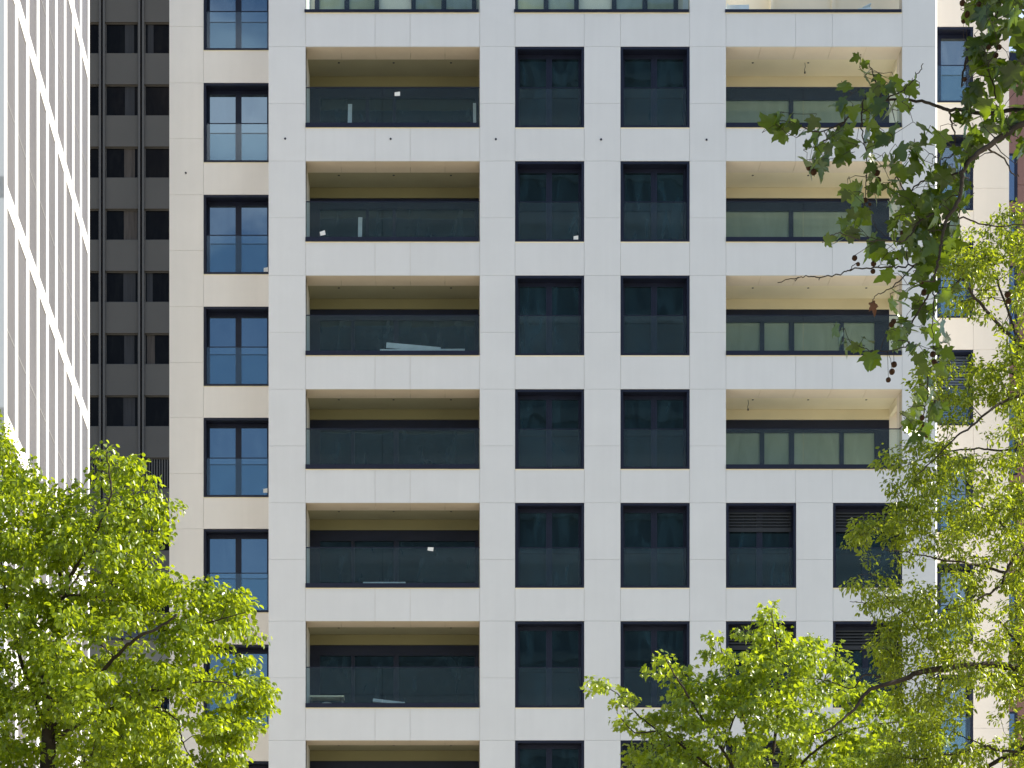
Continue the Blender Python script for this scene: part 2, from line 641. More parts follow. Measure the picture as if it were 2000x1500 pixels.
def window_at(px0, px1, i, Y, Ttop, Tbot, pane, blind=None, ref_T=None):
    w_ = round(X(px1, Y) - X(px0, Y), 3)
    h_ = round(Z(Ttop, Y) - Z(Tbot, Y), 2)
    key = (w_, h_, pane.name, blind)
    loc = Vector((X(px0, Y), Y, Z(Tbot, Y))) - TL
    if key not in protos:
        o = make_window(w_, h_, pane, tower, blind=blind)
        o.location = loc
        protos[key] = o
    else:
        o = copy_tree(protos[key], tower, loc)
    return o


wins = {}
for i in range(1, 8):
    for nm, a, b in (('A', 1006, 1141), ('B', 1212, 1347)):
        wins[nm, i] = window_at(a, b, i, YF, T[i], B[i], M['pane'])
    if i >= 5:
        for nm, a, b in (('C', 1418, 1555), ('D', 1627, 1762)):
            wins[nm, i] = window_at(a, b, i, YF, T[i], B[i], M['pane'], 'half')

# ---- loggias
DL = 1.806          # depth
YB = YF + DL


def loggia(px0, px1, i, kind):
    """Recess with beam, ceiling, back lintel, floor, window wall, balustrade."""
    x0, x1 = X(px0), X(px1)
    zt, zb = Z(T[i]), Z(B[i])
    o_ = Vector((x0, YF, zb))
    L, H = x1 - x0, zt - zb
    s = MB()
    open_right = kind == 'right'
    # beam soffit in five stones
    n = 5
    for k in range(n):
        s.box(L * k / n + (0.004 if k else -0.0), L * (k + 1) / n - (0.004 if k < n - 1 else 0), 0.045, 0.73, H + 0.001, H + 0.30, 0)
    s.box(0, L, 0.732, DL + 0.3, H + 0.055, H + 0.25, 1)
    s.box(-0.3, L + (1.0 if open_right else 0.3), 0.10, DL + 0.3, -0.25, 0, 3)           # floor slab
    s.box(-0.30, 0, 0.042, 0.73, 0.002, H + 0.3, 4)                    # left cheek
    s.box(-0.30, -0.004, 0.738, DL + 0.3, 0.002, H + 0.3, 4)
    if open_right:
        wR = xR - x1 - 0.045
        s.box(L, L + wR, 0.41, 0.73, 0.002, H + 0.3, 0)
        s.box(L, L + wR, DL, DL + 0.4, 0.002, H + 0.3, 0)               # far reveal, seen through the side opening
        s.box(L + 0.10, L + wR, 0.732, DL - 0.002, H - 0.02, H + 0.3, 1)       # header of the side opening
        s.box(L, L + 0.10, 0.732, DL - 0.002, H - 0.17, H + 0.3, 1)
    else:
        s.box(L, L + 0.30, 0.042, 0.73, 0.002, H + 0.3, 0)
        s.box(L + 0.004, L + 0.30, 0.738, DL + 0.3, 0.002, H + 0.3, 0)
    lin = 0.30
    s.box(0, L, DL, DL + 0.25, H + 0.055 - lin, H + 0.05, 2)
    lo = s.build('loggia', [M['warm_lit_stone'], M['plaster'], M['lintel'], M['bounce_floor'], M['warm_lit_stone']] if open_right else [M['beam'], M['shaded_plaster'], M['shaded_lintel'], M['floor'], M['bounce_stone']], tower, loc=o_ - TL)
    # window wall
    f = MB()
    zh = H + 0.055 - lin - 0.004
    y0 = DL + 0.03
    head = 0.36 if kind == 'right' else 0.30
    f.box(0, L, y0, y0 + 0.12, zh - head, zh)
    f.box(0, L, y0, y0 + 0.12, 0.002, 0.06)
    if kind == 'left':
        cuts = [(0.06, 0.245), (0.265, 0.495), (0.525, 0.975)]
        if i in (1, 2): cuts = [(0.06, 0.33), (0.35, 0.49), (0.51, 0.975)]
    else:
        cuts = [(0.0, 0.415), (0.44, 0.90)] if i in (1, 2) else [(0.0, 0.245), (0.27, 0.415), (0.445, 0.71), (0.735, 0.915)]
    sc = (X(px1) - X(px0))
    prev = 0.0
    for (a, b) in cuts + [(1.0, 1.0)]:
        if a > prev: f.box(L * prev, L * a, y0, y0 + 0.12, 0.06, zh - head)
        prev = b
    fr = f.build('window_frame', M['metal'], lo)
    for (a, b) in cuts:
        p = MB()
        p.box(L * a, L * b, y0 + 0.06, y0 + 0.075, 0.06, zh - head)
        p.build('pane', M['pane_pale'] if kind == 'right' else M['pane_loggia'], lo)
    # balustrade
    q = MB()
    for (a, b) in ((0.01, L * 0.44 - 0.01), (L * 0.44 + 0.01, L - 0.01)):
        q.box(a, b, 0.05, 0.066, 0.12, 1.125)
    q.box(0.004, L - 0.004, 0.046, 0.07, 1.125, 1.15, 1)
    if open_right:
        q.box(L + 0.5, L + 0.515, 0.75, DL - 0.02, 0.06, 1.125)
        q.box(L + 0.495, L + 0.52, 0.74, DL - 0.01, 1.125, 1.15, 1)
    q.build('balustrade', [M['balustrade'], M['metal']], lo)
    t = MB()
    t.box(-0.005, L - 0.03, -0.035, 0.098, 0.0, 0.12)
    t.build('sill', M['metal'], lo)
    e = MB()
    e.box(0.0, L, -0.006, 0.04, -0.028, -0.001)
    e.build('sill_edge', M['ochre_edge'], lo)
    for fx in (0.18, 0.50, 0.835):
        c = MB()
        c.tube([(L * fx, 1.02, H + 0.054), (L * fx, 1.02, H + 0.045)], [0.032, 0.03], 8)
        c.build('ceiling_lamp', M['metal'], lo)
    return lo


LOG = {}
for i in range(1, 8):
    LOG['L', i] = loggia(597, 937, i, 'left')
for i in range(1, 5):
    LOG['R', i] = loggia(1418, 1762, i, 'right')

# flank solid behind the pier at the closed heights (spandrel zone of the loggia rows)
fl = MB()
for i in range(0, 5):
    zlo = Z(T[i + 1])
    zhi = Z(B[i]) - 0.26
    fl.box(X(1762) + 0.02, xR - 0.045, YF + 0.41, 64.6, zlo + 0.31 if i < 4 else zlo, zhi)
tpart(fl, 'flank_wall', M['stone'])

# ---- open top storey
def top_recess(px0, px1, units):
    x0, x1 = X(px0), X(px1)
    zb = Z(B[0])
    H = Z(-240) - zb
    L = x1 - x0
    s = MB()
    s.box(-0.02, L + 0.02, 0.10, DL + 0.3, -0.25, 0, 3)
    s.box(0, L, DL, DL + 0.3, 0.002, H, 1)
    s.box(-0.30, 0, 0.42, DL + 0.3, 0.002, H, 0)
    if px0 < 1400:
        s.box(L, L + 0.30, 0.42, DL + 0.3, 0.002, H, 0)
    else:
        s.box(L, L + 0.9, DL, DL + 0.3, 0.002, H, 1)
        s.box(L * 0.30, L * 0.315, DL - 0.3, DL, 0.002, H, 1)
        s.box(L * 0.66, L * 0.68, DL - 0.12, DL, 0.002, H, 1)
    lo = s.build('terrace', [M['stone'], M['plaster'], M['lintel'], M['floor']], tower, loc=Vector((x0, YF, zb)) - TL)
    for (a, b, st) in units:
        f = MB()
        aa, bb = L * a, L * b
        for (u, v) in ((aa, aa + 0.13), ((aa + bb) / 2 - 0.07, (aa + bb) / 2 + 0.07), (bb - 0.13, bb)):
            f.box(u, v, DL - 0.10, DL - 0.002, 0.003, H * 0.75)
        fr = f.build('window_frame', M['metal'], lo)
        for (u, v) in ((aa + 0.13, (aa + bb) / 2 - 0.07), ((aa + bb) / 2 + 0.07, bb - 0.13)):
            p = MB()
            p.box(u, v, DL - 0.06, DL - 0.045, 0.003, H * 0.75)
            pp = p.build('pane', M['pane_pale'], lo)
        if st:
            u = aa + 0.13 + 0.22
            s2 = MB()
            s2.box(u, u + 0.32, DL - 0.064, DL - 0.061, 0.06, 0.36)
            s2.build('sticker', M['white'], lo)
    t = MB()
    t.box(-0.03, L - 0.03, -0.05, 0.098, 0.0, 0.07)
    t.build('sill', M['metal'], lo)
    if px0 < 1400:
        q = MB()
        q.box(0.01, L - 0.01, 0.05, 0.066, 0.07, 1.1)
        q.build('balustrade', M['balustrade'], lo)
    e = MB()
    e.box(0.0, L, -0.006, 0.04, -0.028, -0.001)
    e.build('sill_edge', M['ochre_edge'], lo)
    return lo


top_recess(597, 937, [(0.03, 0.41, True), (0.60, 0.985, True)])
top_recess(1006, 1347, [(0.0, 0.385, True), (0.58, 0.97, False)])
top_recess(1418, 1762, [])

# ---- stickers, cables, wall anchors
def on_log(key, px, py, w, h, tilt=0, Y=None):
    lo = LOG[key]
    p0 = lo.location + TL
    Yw = YF + 0.045 if Y is None else Y
    sticker(lo, X(px, Yw) - p0.x, Yw - YF, Z(py, Yw) - p0.z, w, h, tilt)


on_log(('L', 1), 776, 183, 0.15, 0.12)
on_log(('L', 2), 630, 455, 0.15, 0.13, 0.2)
on_log(('L', 5), 841, 1072, 0.16, 0.11, -0.15)
s_ = wins['A', 2]
sticker(s_, X(1125) - X(1006), 0.05, Z(463) - Z(B[2]), 0.13, 0.13)
for key, px in ((('R', 1), 1572), (('R', 4), 1461)):
    lo = LOG[key]
    p0 = lo.location + TL
    c = MB()
    xx = X(px, YF + 1.02) - p0.x
    H = Z(T[key[1]]) - Z(B[key[1]])
    c.tube([(xx, 1.02, H + 0.05), (xx + 0.012, 1.01, H - 0.06), (xx - 0.01, 1.03, H - 0.14), (xx, 1.02, H - 0.20)], [0.008] * 4, 5)
    c.tube([(xx, 1.02, H - 0.20), (xx, 1.02, H - 0.25)], [0.022, 0.022], 6)
    c.build('lamp_cable', M['metal'], lo)
for (px, py) in ((557, 271), (763, 271.5), (968.5, 272), (1174, 272.5), (1380, 273)):
    a = MB()
    c0 = at(px, py, YF)
    a.tube([c0 + Vector((0, 0.004, 0)), c0 + Vector((0, -0.02, 0))], [0.03, 0.028], 10)
    tpart(a, 'wall_anchor', M['metal'])

# ---- left wing, set back
YL = YF / 0.9776
SL = 0.9776
tl = lambda t: CY - (CY - t) * SL + 22
lw_c, lw_b = MB(), MB()
LW_T = [tl(t) for t in T]
LW_B = [tl(t) + (155 if k < 5 else 163) for k, t in enumerate(T)]
for i in range(-1, 11):
    t0 = LW_T[i] if i >= 0 else LW_T[0] - 218
    t1 = LW_T[i + 1] if i + 1 < len(T) else Z and 2382
    panel(330.5, 397.5, t0, t0 + 109, YL, lw_c)
    panel(330.5, 397.5, t0 + 109, t1, YL, lw_c)
    b0 = (LW_B[i] if i >= 0 else LW_T[0] - 63)
    if i <= 7:
        panel(397.5, 529.5, b0, t1, YL, lw_c)
        panel(529.5, 560, t0, t1, YL, lw_c)
        backing(397.5, 529.5, b0, t1, YL, mb=lw_b)
        if i >= 0:
            wins['W', i] = window_at(397.5, 529.5, i, YL, LW_T[i], LW_B[i], M['pane_sky'])
        else:
            wins['W', i] = window_at(397.5, 529.5, i, YL, LW_T[0] - 218, LW_T[0] - 63, M['pane_sky'])
    else:
        panel(397.5, 560, t0, t1, YL, lw_c)
        backing(397.5, 560, t0, t1, YL, mb=lw_b)
top_l = LW_T[0] - 218
backing(330.5, 397.5, top_l, 2382, YL, mb=lw_b)
backing(529.5, 540, top_l, 2382, YL, mb=lw_b)
lw_b.box(X(330.5, YL), X(524), YL + 0.45, YL + 14, 0, Z(top_l, YL))
tpart(lw_c, 'wing_cladding', M['bounce_stone'])
tpart(lw_b, 'wing_wall', M['stone'])
for i, (px, py) in ((2, (519, 525)), (4, (518, 957))):
    ww = wins['W', i]
    sticker(ww, X(px, YL) - X(397.5, YL), 0.045, Z(py, YL) - Z(LW_B[i], YL), 0.12, 0.13)
a = MB()
c0 = at(363, 338, YL)
a.tube([c0 + Vector((0, 0.004, 0)), c0 + Vector((0, -0.02, 0))], [0.03, 0.028], 10)
tpart(a, 'wall_anchor', M['metal'])

# ---- right wing, set back further
YR = YF / 0.94
tr_ = lambda t: CY - (CY - t) * 0.94 + 41
RW_T = [tr_(t) for t in T]
RW_B = [tr_(t) + (148 if k < 5 else 156) for k, t in enumerate(T)]
rw_c, rw_b = MB(), MB()
for i in range(-1, 11):
    t0 = RW_T[i] if i >= 0 else RW_T[0] - 210
    t1 = RW_T[i + 1] if i + 1 < len(T) else 2382
    panel(1901, 1971, t0, t0 + 105, YR, rw_c)
    panel(1901, 1971, t0 + 105, t1, YR, rw_c)
    panel(1730, 1773, t0, t1, YR, rw_c)
    b0 = RW_B[i] if i >= 0 else RW_T[0] - 62
    if i <= 7:
        panel(1773, 1901, b0, t1, YR, rw_c)
        backing(1773, 1901, b0, t1, YR, mb=rw_b)
        tt, bb = (RW_T[i], RW_B[i]) if i >= 0 else (RW_T[0] - 210, RW_T[0] - 62)
        wins['E', i] = window_at(1773, 1901, i, YR, tt, bb, M['pane_east'], 'full' if i == 3 else None)
    else:
        panel(1773, 1901, t0, t1, YR, rw_c)
        backing(1773, 1901, t0, t1, YR, mb=rw_b)
top_r = RW_T[0] - 210
backing(1730, 1773, top_r, 2382, YR, mb=rw_b)
backing(1901, 1971, top_r, 2382, YR, mb=rw_b)
rw_b.box(X(1835), X(1970.5, YR), YR + 0.45, YR + 12, 0, Z(top_r, YR))
rw_b.box(X(1835), X(1971, YR), YR + 0.001, YR + 12, Z(top_r, YR) + 0.002, Z(top_r, YR) + 0.3)
tpart(rw_c, 'wing_cladding', M['warm_lit_stone'])
tpart(rw_b, 'wing_wall', M['stone'])

# ------------------------------------------------------------------ things lying on the loggias
def plank(px0, px1, py0, py1, th, depth, Y, name, label, cat, mat):
    a = at(px0, py0, Y)
    b = at(px1, py1, Y)
    m = MB()
    L = (b - a)
    d = Vector((0, depth, 0))
    n = L.cross(d).normalized()
    if n.z < 0: n = -n
    m.prism([Vector((0, 0, 0)), L, L + n * th, n * th], d)
    o = m.build(name, mat, loc=a)
    return tag(o, label, cat)


plank(742, 908, 691, 690, 0.13, 0.12, 62.75, 'board', 'long grey board lying flat on the loggia floor beneath a tilted board', 'board', M['board'])
plank(754, 860, 679, 688.5, 0.15, 0.12, 62.95, 'board', 'tilted pale grey board resting on a flat board behind the loggia glass', 'board', M['board'])
plank(709, 792, 1140, 1140, 0.05, 0.12, 62.8, 'board', 'thin white board low behind glass, in the loggia with a scrap of paper', 'board', M['board'])
plank(728, 790, 1370, 1377, 0.085, 0.12, 62.8, 'board', 'short white board leaning on the sill beside a small table', 'board', M['board'])


def leaning(px, py0, py1, wpx, label):
    Y = 63.2
    a, b = at(px, py1, Y), at(px, py0, Y)
    wd = wpx * Y / F
    m = MB()
    m.prism([(-wd / 2, 0, 0), (wd / 2, 0, 0), (wd / 2, 0.25, b.z - a.z), (-wd / 2, 0.25, b.z - a.z)], (0, 0.025, 0))
    return tag(m.build('board', M['board'], loc=a), label, 'board')


leaning(683, 195, 243, 8, 'narrow white upright board in the uppermost dark loggia, left of the white sticker')
leaning(927, 193, 243, 6, 'narrow grey upright strip at the right end of the uppermost dark loggia')
leaning(703, 417, 466, 8, 'narrow white upright board in the second dark loggia from the top')

# low table with a rounded bag under it
tY = 62.9
tb = thing('low_table', 'low cream topped table behind the loggia glass at bottom left', 'table', at(604, 1381, tY))
zt_ = Z(1358, tY) - Z(1381, tY)
m = MB()
m.box(0, 0.98, 0, 0.55, zt_ - 0.045, zt_)
m.build('tabletop', M['ochre_edge'], tb, bevel=0.006)
for (xx, yy) in ((0.03, 0.03), (0.91, 0.03), (0.03, 0.48), (0.91, 0.48)):
    m = MB()
    m.box(xx, xx + 0.04, yy, yy + 0.04, 0, zt_ - 0.046)
    m.build('leg', M['floor'], tb)
bagm = MB()
rings = 8
for k in range(rings + 1):
    pass
seg = 16
bv = []
for j in range(6):
    ph = (math.pi / 2) * j / 5
    for s in range(seg):
        a = 2 * math.pi * s / seg
        bv.append((0.32 * math.cos(ph) * math.cos(a) * (1 + 0.06 * math.sin(3 * a)), 0.2 * math.cos(ph) * math.sin(a), 0.19 * math.sin(ph) * (1 + 0.08 * math.sin(2 * a))))
bagm.v = bv
for j in range(5):
    for s in range(seg):
        q = (s + 1) % seg
        bagm.f.append((j * seg + s, j * seg + q, (j + 1) * seg + q, (j + 1) * seg + s))
        bagm.mi.append(0)
bagm.f.append(tuple(reversed(range(seg))))
bagm.mi.append(0)
bg_o = bagm.build('sack', M['white'], smooth=True, loc=at(638, 1381, tY) + Vector((0, 0.28, 0.0)))
tag(bg_o, 'rounded white sack lying under the low cream table', 'sack')

# wrapped boxes on the top terrace
def wrapped(px0, px1, py0, py1, label, slant=0.0):
    Y = 62.45
    a = at(px0, py1, Y)
    w_ = (px1 - px0) * Y / F
    h_ = (py1 - py0) * Y / F
    m = MB()
    m.prism([(0, 0, 0), (w_, 0, 0), (w_, 0, h_), (w_ * (0.08 + slant), 0, h_ * (0.96 - slant * 0.4)), (w_ * slant * 0.4, 0, h_ * (0.5 if slant else 0.9))], (0, 0.5, 0))
    bx = thing('package', label, 'package', a)
    m.build('box', M['bluebox'], bx)
    s = MB()
    s.prism([(w_ * 0.55, -0.004, h_), (w_ * 0.60, -0.004, h_), (w_ * 0.99, -0.004, h_ + 0.10), (w_ * 0.97, -0.004, h_ + 0.12)] if slant else
            [(w_ * 0.02, -0.004, h_ * 0.99), (w_ * 0.1, -0.004, h_ * 0.80), (w_ * 0.12, -0.004, h_ * 0.82), (w_ * 0.05, -0.004, h_ + 0.04)], (0, 0.3, 0))
    s.build('flap', M['bluebox'], bx)
    return bx


wrapped(1419, 1463, 9, 27, 'flat pale blue wrapped package at the left end of the top terrace')
wrapped(1664, 1702, 14, 27, 'pale blue wrapped package with a raised flap, right side of the top terrace', 0.3)

# ------------------------------------------------------------------ white ribbed office tower on the left
KS = 60.5 / 58.5
GX = lambda Y: -9.503 * KS - 0.0438 * (Y - 60.5)
dvec = Vector((-0.0438, 1, 0)).normalized()      # along the face, away from the camera
nvec = Vector((dvec.y, -dvec.x, 0))               # outward (+x)
M['transom'] = plain('grey_transom', (0.25, 0.25, 0.25), 0.5)
M['fin'] = plain('white_panel', (0.76, 0.76, 0.75), 0.5, 0.02, 1)
M['grey_glass'] = plain('grey_glazing', (0.125, 0.12, 0.125), 0.38, 0.12, 0.5, 0.35, stretch=(1, 1, 0.3))
M['shade_glass'] = pane_mat('navy_glazing', (0.01, 0.015, 0.03), (0.03, 0.04, 0.06), 0.06, (0.7, 0.8, 1.0), 0.01)
Y0, Y1 = 44.3 * KS, 58.9 * KS
base_p = Vector((GX(Y0), Y0, 0))
length = (30124 * KS / (690 - 172.3) - Y0) / dvec.y + 0.19
rib = thing('ribbed_office_tower', 'sunlit office tower with a grid of glaring white ribs over grey glass', 'building', base_p)
HR = 37.0


def fbox(mb, s0, s1, n0, n1, z0, z1, mi=0):
    """Box in the face's own frame: s along the face, n outward, z up (relative to base_p)."""
    p = dvec * s0 + nvec * n0
    q = dvec * s1 + nvec * n0
    pts = [Vector((p.x, p.y, z0)), Vector((q.x, q.y, z0)), Vector(((q + nvec * (n1 - n0)).x, (q + nvec * (n1 - n0)).y, z0)), Vector(((p + nvec * (n1 - n0)).x, (p + nvec * (n1 - n0)).y, z0))]
    pts = pts[::-1]
    mb.prism(pts, (0, 0, z1 - z0), mi)


b_ = MB()
fbox(b_, 0.3, length, -16, -0.35, 0, HR)
b_.build('wall', M['shade_glass'], rib)
fin_px = [9.5, 31, 53, 73, 91.5, 109, 126, 142, 157, 172.3]
fin_s = [(30124 * KS / (690 - p) - Y0) / dvec.y for p in fin_px]
fw = 0.195
for s in fin_s:
    m = MB()
    fbox(m, s - fw, s + fw, -0.3, 0.018, 0, HR)
    m.build('rib', M['fin'], rib)
st = 340 * 60.5 / F
zref = Z(155, 60.5)
k = -8
levels = []
z = zref
while z - st > 0: z -= st
while z < HR:
    levels.append(z)
    z += st
for zz in levels:
    m = MB()
    fbox(m, fin_s[0] - fw, length, -0.3, 0.014, zz - 0.22, zz + 0.22)
    m.build('floor_band', M['fin'], rib)
zs = [0] + levels + [HR]
for za, zb_ in zip(zs[:-1], zs[1:]):
    for sa, sb in zip(fin_s[:-1], fin_s[1:]):
        m = MB()
        fbox(m, sa + fw, sb - fw, -0.06, -0.004, za + 0.22, zb_ - 0.22)
        o = m.build('pane', M['grey_glass'], rib)
    m = MB()
    fbox(m, fin_s[0] + fw, fin_s[-1] - fw, -0.003, 0.003, za + (zb_ - za) * 0.42, za + (zb_ - za) * 0.42 + 0.035)
    m.build('transom', M['transom'], rib)
# front end in the shade: bands and posts over dark glass
for zz in levels:
    m = MB()
    fbox(m, -0.02, 0.3, -16, -0.35, zz - 0.22, zz + 0.22)
    m.build('floor_band', M['fin'], rib)
for s in (1.9, 3.5, 5.1, 6.7):
    m = MB()
    fbox(m, -0.06, 0.3, -s - 0.2, -s + 0.2, 0, HR)
    m.build('rib', M['fin'], rib)
m = MB()
fbox(m, 0, length, -16, 0, HR, HR + 0.6)
m.build('roof', M['fin'], rib)

# ------------------------------------------------------------------ dark concrete office tower behind
YD = 125.0
M['dark_conc'] = plain('dark_concrete', (0.102, 0.091, 0.079), 0.8, 0.07, 0.35)
M['dark_mull'] = plain('dark_mullion', (0.098, 0.088, 0.078), 0.6, 0.05, 1)
M['black_glass'] = pane_mat('black_glazing', (0.004, 0.004, 0.005), (0.009, 0.009, 0.009), 0.036, (0.24, 0.20, 0.17), 0.004)
M['drape'] = plain('dark_drape', (0.035, 0.034, 0.036), 0.9, 0.2, 2, stretch=(6, 1, 0.3))
M['drape_tan'] = plain('tan_drape', (0.075, 0.06, 0.05), 0.9, 0.3, 2, stretch=(6, 1, 0.3))
dt = thing('dark_office_tower', 'dark grey concrete office tower with black windows, standing in shade', 'building', at(176, 2382, YD) * 1.0)
dt.location.z = 0
DT = Vector(dt.location)
cols = [124.5, 199.5, 276, 352]
W0 = [43 + 121.5 * k for k in range(-2, 14)]
db = MB()
xa, xb = X(60, YD) - DT.x, X(450, YD) - DT.x
db.box(xa, xb, 0.35, 20, 0, Z(-320, YD))
db.build('wall', M['dark_conc'], dt)
for k, w0 in enumerate(W0):      # spandrel bands
    m = MB()
    zt0 = Z(w0 + 61, YD)
    zb0 = Z(w0 + 121.5, YD)
    xs = [X(50, YD)] + [X(c, YD) for c in cols] + [X(428, YD)]
    for p, q in zip(xs[:-1], xs[1:]):
        m.box(p - DT.x + 0.13, q - DT.x - 0.13, 0.0, 0.345, zb0, zt0)
    m.build('spandrel', M['dark_conc'], dt)
for c in cols:
    m = MB()
    for off in (-0.11, 0.11):
        m.box(X(c, YD) - DT.x + off - 0.055, X(c, YD) - DT.x + off + 0.055, -0.10, 0.342, 0, Z(-310, YD))
    m.build('mullion', M['dark_mull'], dt)
for k, w0 in enumerate(W0):
    if w0 > 1400: continue
    for j, (p, q) in enumerate(((124.5, 199.5), (199.5, 276), (276, 352))):
        x0_, x1_ = X(p, YD) - DT.x + 0.17, X(q, YD) - DT.x - 0.17
        zt0, zb0 = Z(w0, YD), Z(w0 + 60.5, YD)
        m = MB()
        t_ = 0.05
        m.box(x0_, x0_ + t_, 0.13, 0.25, zb0, zt0)
        m.box(x1_ - t_, x1_, 0.13, 0.25, zb0, zt0)
        m.box(x0_ + t_, x1_ - t_, 0.13, 0.25, zt0 - t_, zt0)
        m.box(x0_ + t_, x1_ - t_, 0.13, 0.25, zb0, zb0 + t_)
        wn = m.build('window', M['dark_mull'], dt)
        m = MB()
        m.box(x0_ + t_, x1_ - t_, 0.2, 0.22, zb0 + t_, zt0 - t_)
        m.build('pane', M['black_glass'], wn)
        if 850 < w0 < 930:
            m = MB()
            n = 12
            for u in range(n):
                xx = x0_ + t_ + (x1_ - x0_ - 2 * t_) * (u + 0.2) / n
                m.box(xx, xx + 0.07, 0.12, 0.19, zb0 + t_, zt0 - t_)
            m.build('louvre', M['dark_mull'], wn)
        else:
            random.seed(k * 7 + j)
            if j == 1 or random.random() < 0.5:
                m = MB()
                a_ = x0_ + (0.56 if j == 1 else random.choice((0.08, 0.1))) * (x1_ - x0_) + random.uniform(-0.05, 0.05)
                wd = (0.34 if j == 1 else 0.2) * (x1_ - x0_) * random.uniform(0.8, 1.2)
                m.box(a_, min(a_ + wd, x1_ - t_), 0.19, 0.198, zb0 + t_, zt0 - t_)
                m.build('curtain', M['drape'] if random.random() < 0.75 else M['drape_tan'], wn)

# ------------------------------------------------------------------ low annex between the towers
YA = 70.0
M['annex'] = stone_mat('annex_stone', (0.66, 0.62, 0.55))
M['zinc'] = plain('zinc_roof', (0.22, 0.26, 0.31), 0.45, 0.08, 1, 0.5)
an = thing('low_annex', 'low cream annex with a blue grey roof edge behind the left tree', 'building', (X(180, YA), YA, 0))
m = MB()
wA = X(345, YA) - X(180, YA)
m.box(-3, wA, 0.0, 10, 0, Z(1250, YA))
m.build('wall', M['annex'], an)
m = MB()
m.prism([(-3.2, -0.25, Z(1250, YA) + 0.003), (-3.2, -0.25, Z(1238, YA)), (-3.2, 2.2, Z(1190, YA)), (-3.2, 10, Z(1190, YA)), (-3.2, 10, Z(1250, YA) + 0.003)], (wA + 3.2, 0, 0))
m.build('roof', M['zinc'], an)
for (py0, py1) in ((1362, 1490), (1590, 1720)):
    m = MB()
    x0_, x1_ = X(299, YA) - X(180, YA), X(343, YA) - X(180, YA)
    z0_, z1_ = Z(py1, YA), Z(py0, YA)
    m.box(x0_, x0_ + 0.08, -0.03, 0.03, z0_, z1_)
    m.box(x1_ - 0.08, x1_, -0.03, 0.03, z0_, z1_)
    m.box(x0_ + 0.08, x1_ - 0.08, -0.03, 0.03, z1_ - 0.2, z1_)
    m.box(x0_ + 0.08, x1_ - 0.08, -0.03, 0.03, z0_, z0_ + 0.08)
    wn = m.build('window', M['metal'], an)
    m = MB()
    m.box(x0_ + 0.08, x1_ - 0.08, -0.012, -0.003, z0_ + 0.08, z1_ - 0.2)
    m.build('pane', M['pane_sky'], wn)

# ------------------------------------------------------------------ brown stone building on the right
YP = 90.0
M['brown'] = stone_mat('brown_stone', (0.235, 0.128, 0.108), 0.06)
M['blue_glass'] = pane_mat('blue_glazing', (0.02, 0.035, 0.07), (0.03, 0.05, 0.09), 0.2, (0.6, 0.78, 1.0), 0.006)
br = thing('brown_stone_building', 'brown stone building with tall blue window strips at right edge', 'building', (X(1950, YP), YP, 0))
BX = X(1950, YP)
HB = Z(122, YP)
m = MB()
m.box(0, 26, 0.05, 24, 0, HB)
m.build('wall', M['joint'], br)
m = MB()
yy = 122
n = 0
strip0, strip1 = X(1968, YP) - BX, X(1987, YP) - BX
pyl = [122] + [178 + 61 * k for k in range(0, 35)]
for p, q in zip(pyl[:-1], pyl[1:]):
    m.box(0.004, strip0 - 0.004, 0.0, 0.045, Z(q, YP) + 0.01, Z(p, YP) - 0.01)
    xx = strip1
    while xx < 20:
        nx = xx + 3.1
        m.box(xx + 0.006, nx - 0.006, 0.0, 0.045, Z(q, YP) + 0.01, Z(p, YP) - 0.01)
        xx = nx
m.build('cladding', M['brown'], br)
wy = [(300, 395), (415, 480), (520, 633), (640, 700), (770, 830), (852, 928), (960, 1060), (1150, 1260), (1290, 1330), (1390, 1480)]
last = 122
for (p, q) in wy:
    sp = MB()
    sp.box(strip0, strip1, 0.002, 0.045, Z(p, YP), Z(last, YP))
    sp.build('spandrel', M['brown'], br)
    last = q
    m = MB()
    m.box(strip1 - 0.12, strip1, -0.02, 0.045, Z(q, YP), Z(p, YP))
    m.box(strip0, strip1 - 0.12, -0.02, 0.045, Z(q, YP), Z(q, YP) + 0.08)
    m.box(strip0, strip1 - 0.12, -0.02, 0.045, Z(p, YP) - 0.08, Z(p, YP))
    wn = m.build('window', M['metal'], br)
    m = MB()
    m.box(strip0, strip1 - 0.12, 0.0, 0.03, Z(q, YP) + 0.08, Z(p, YP) - 0.08)
    m.build('pane', M['blue_glass'], wn)
sp = MB()
sp.box(strip0, strip1, 0.002, 0.045, 0, Z(last, YP))
sp.build('spandrel', M['brown'], br)
m = MB()
m.box(-0.1, 26.1, -0.12, 24, HB + 0.002, HB + 0.35)
m.build('roof_edge', M['metal'], br)

# ------------------------------------------------------------------ block across the square (mirrored in the windows)
M['opp'] = plain('dim_teal_cladding', (0.15, 0.18, 0.19), 0.7, 0.15, 0.2)
M['opp_l'] = plain('grey_band', (0.21, 0.24, 0.25), 0.7, 0.1, 0.2)
op = thing('office_block', 'dim teal office block seen only as reflections in the tower windows', 'building', (13, -46, 0))
m = MB()
m.box(-25, 25, -20, 0, 0, 92)
m.build('wall', M['opp'], op)
for k in range(24):
    m = MB()
    m.box(-24.6, 24.6, 0.003, 0.25, 3.0 + k * 3.7, 3.9 + k * 3.7)
    m.build('floor_band', M['opp_l'], op)
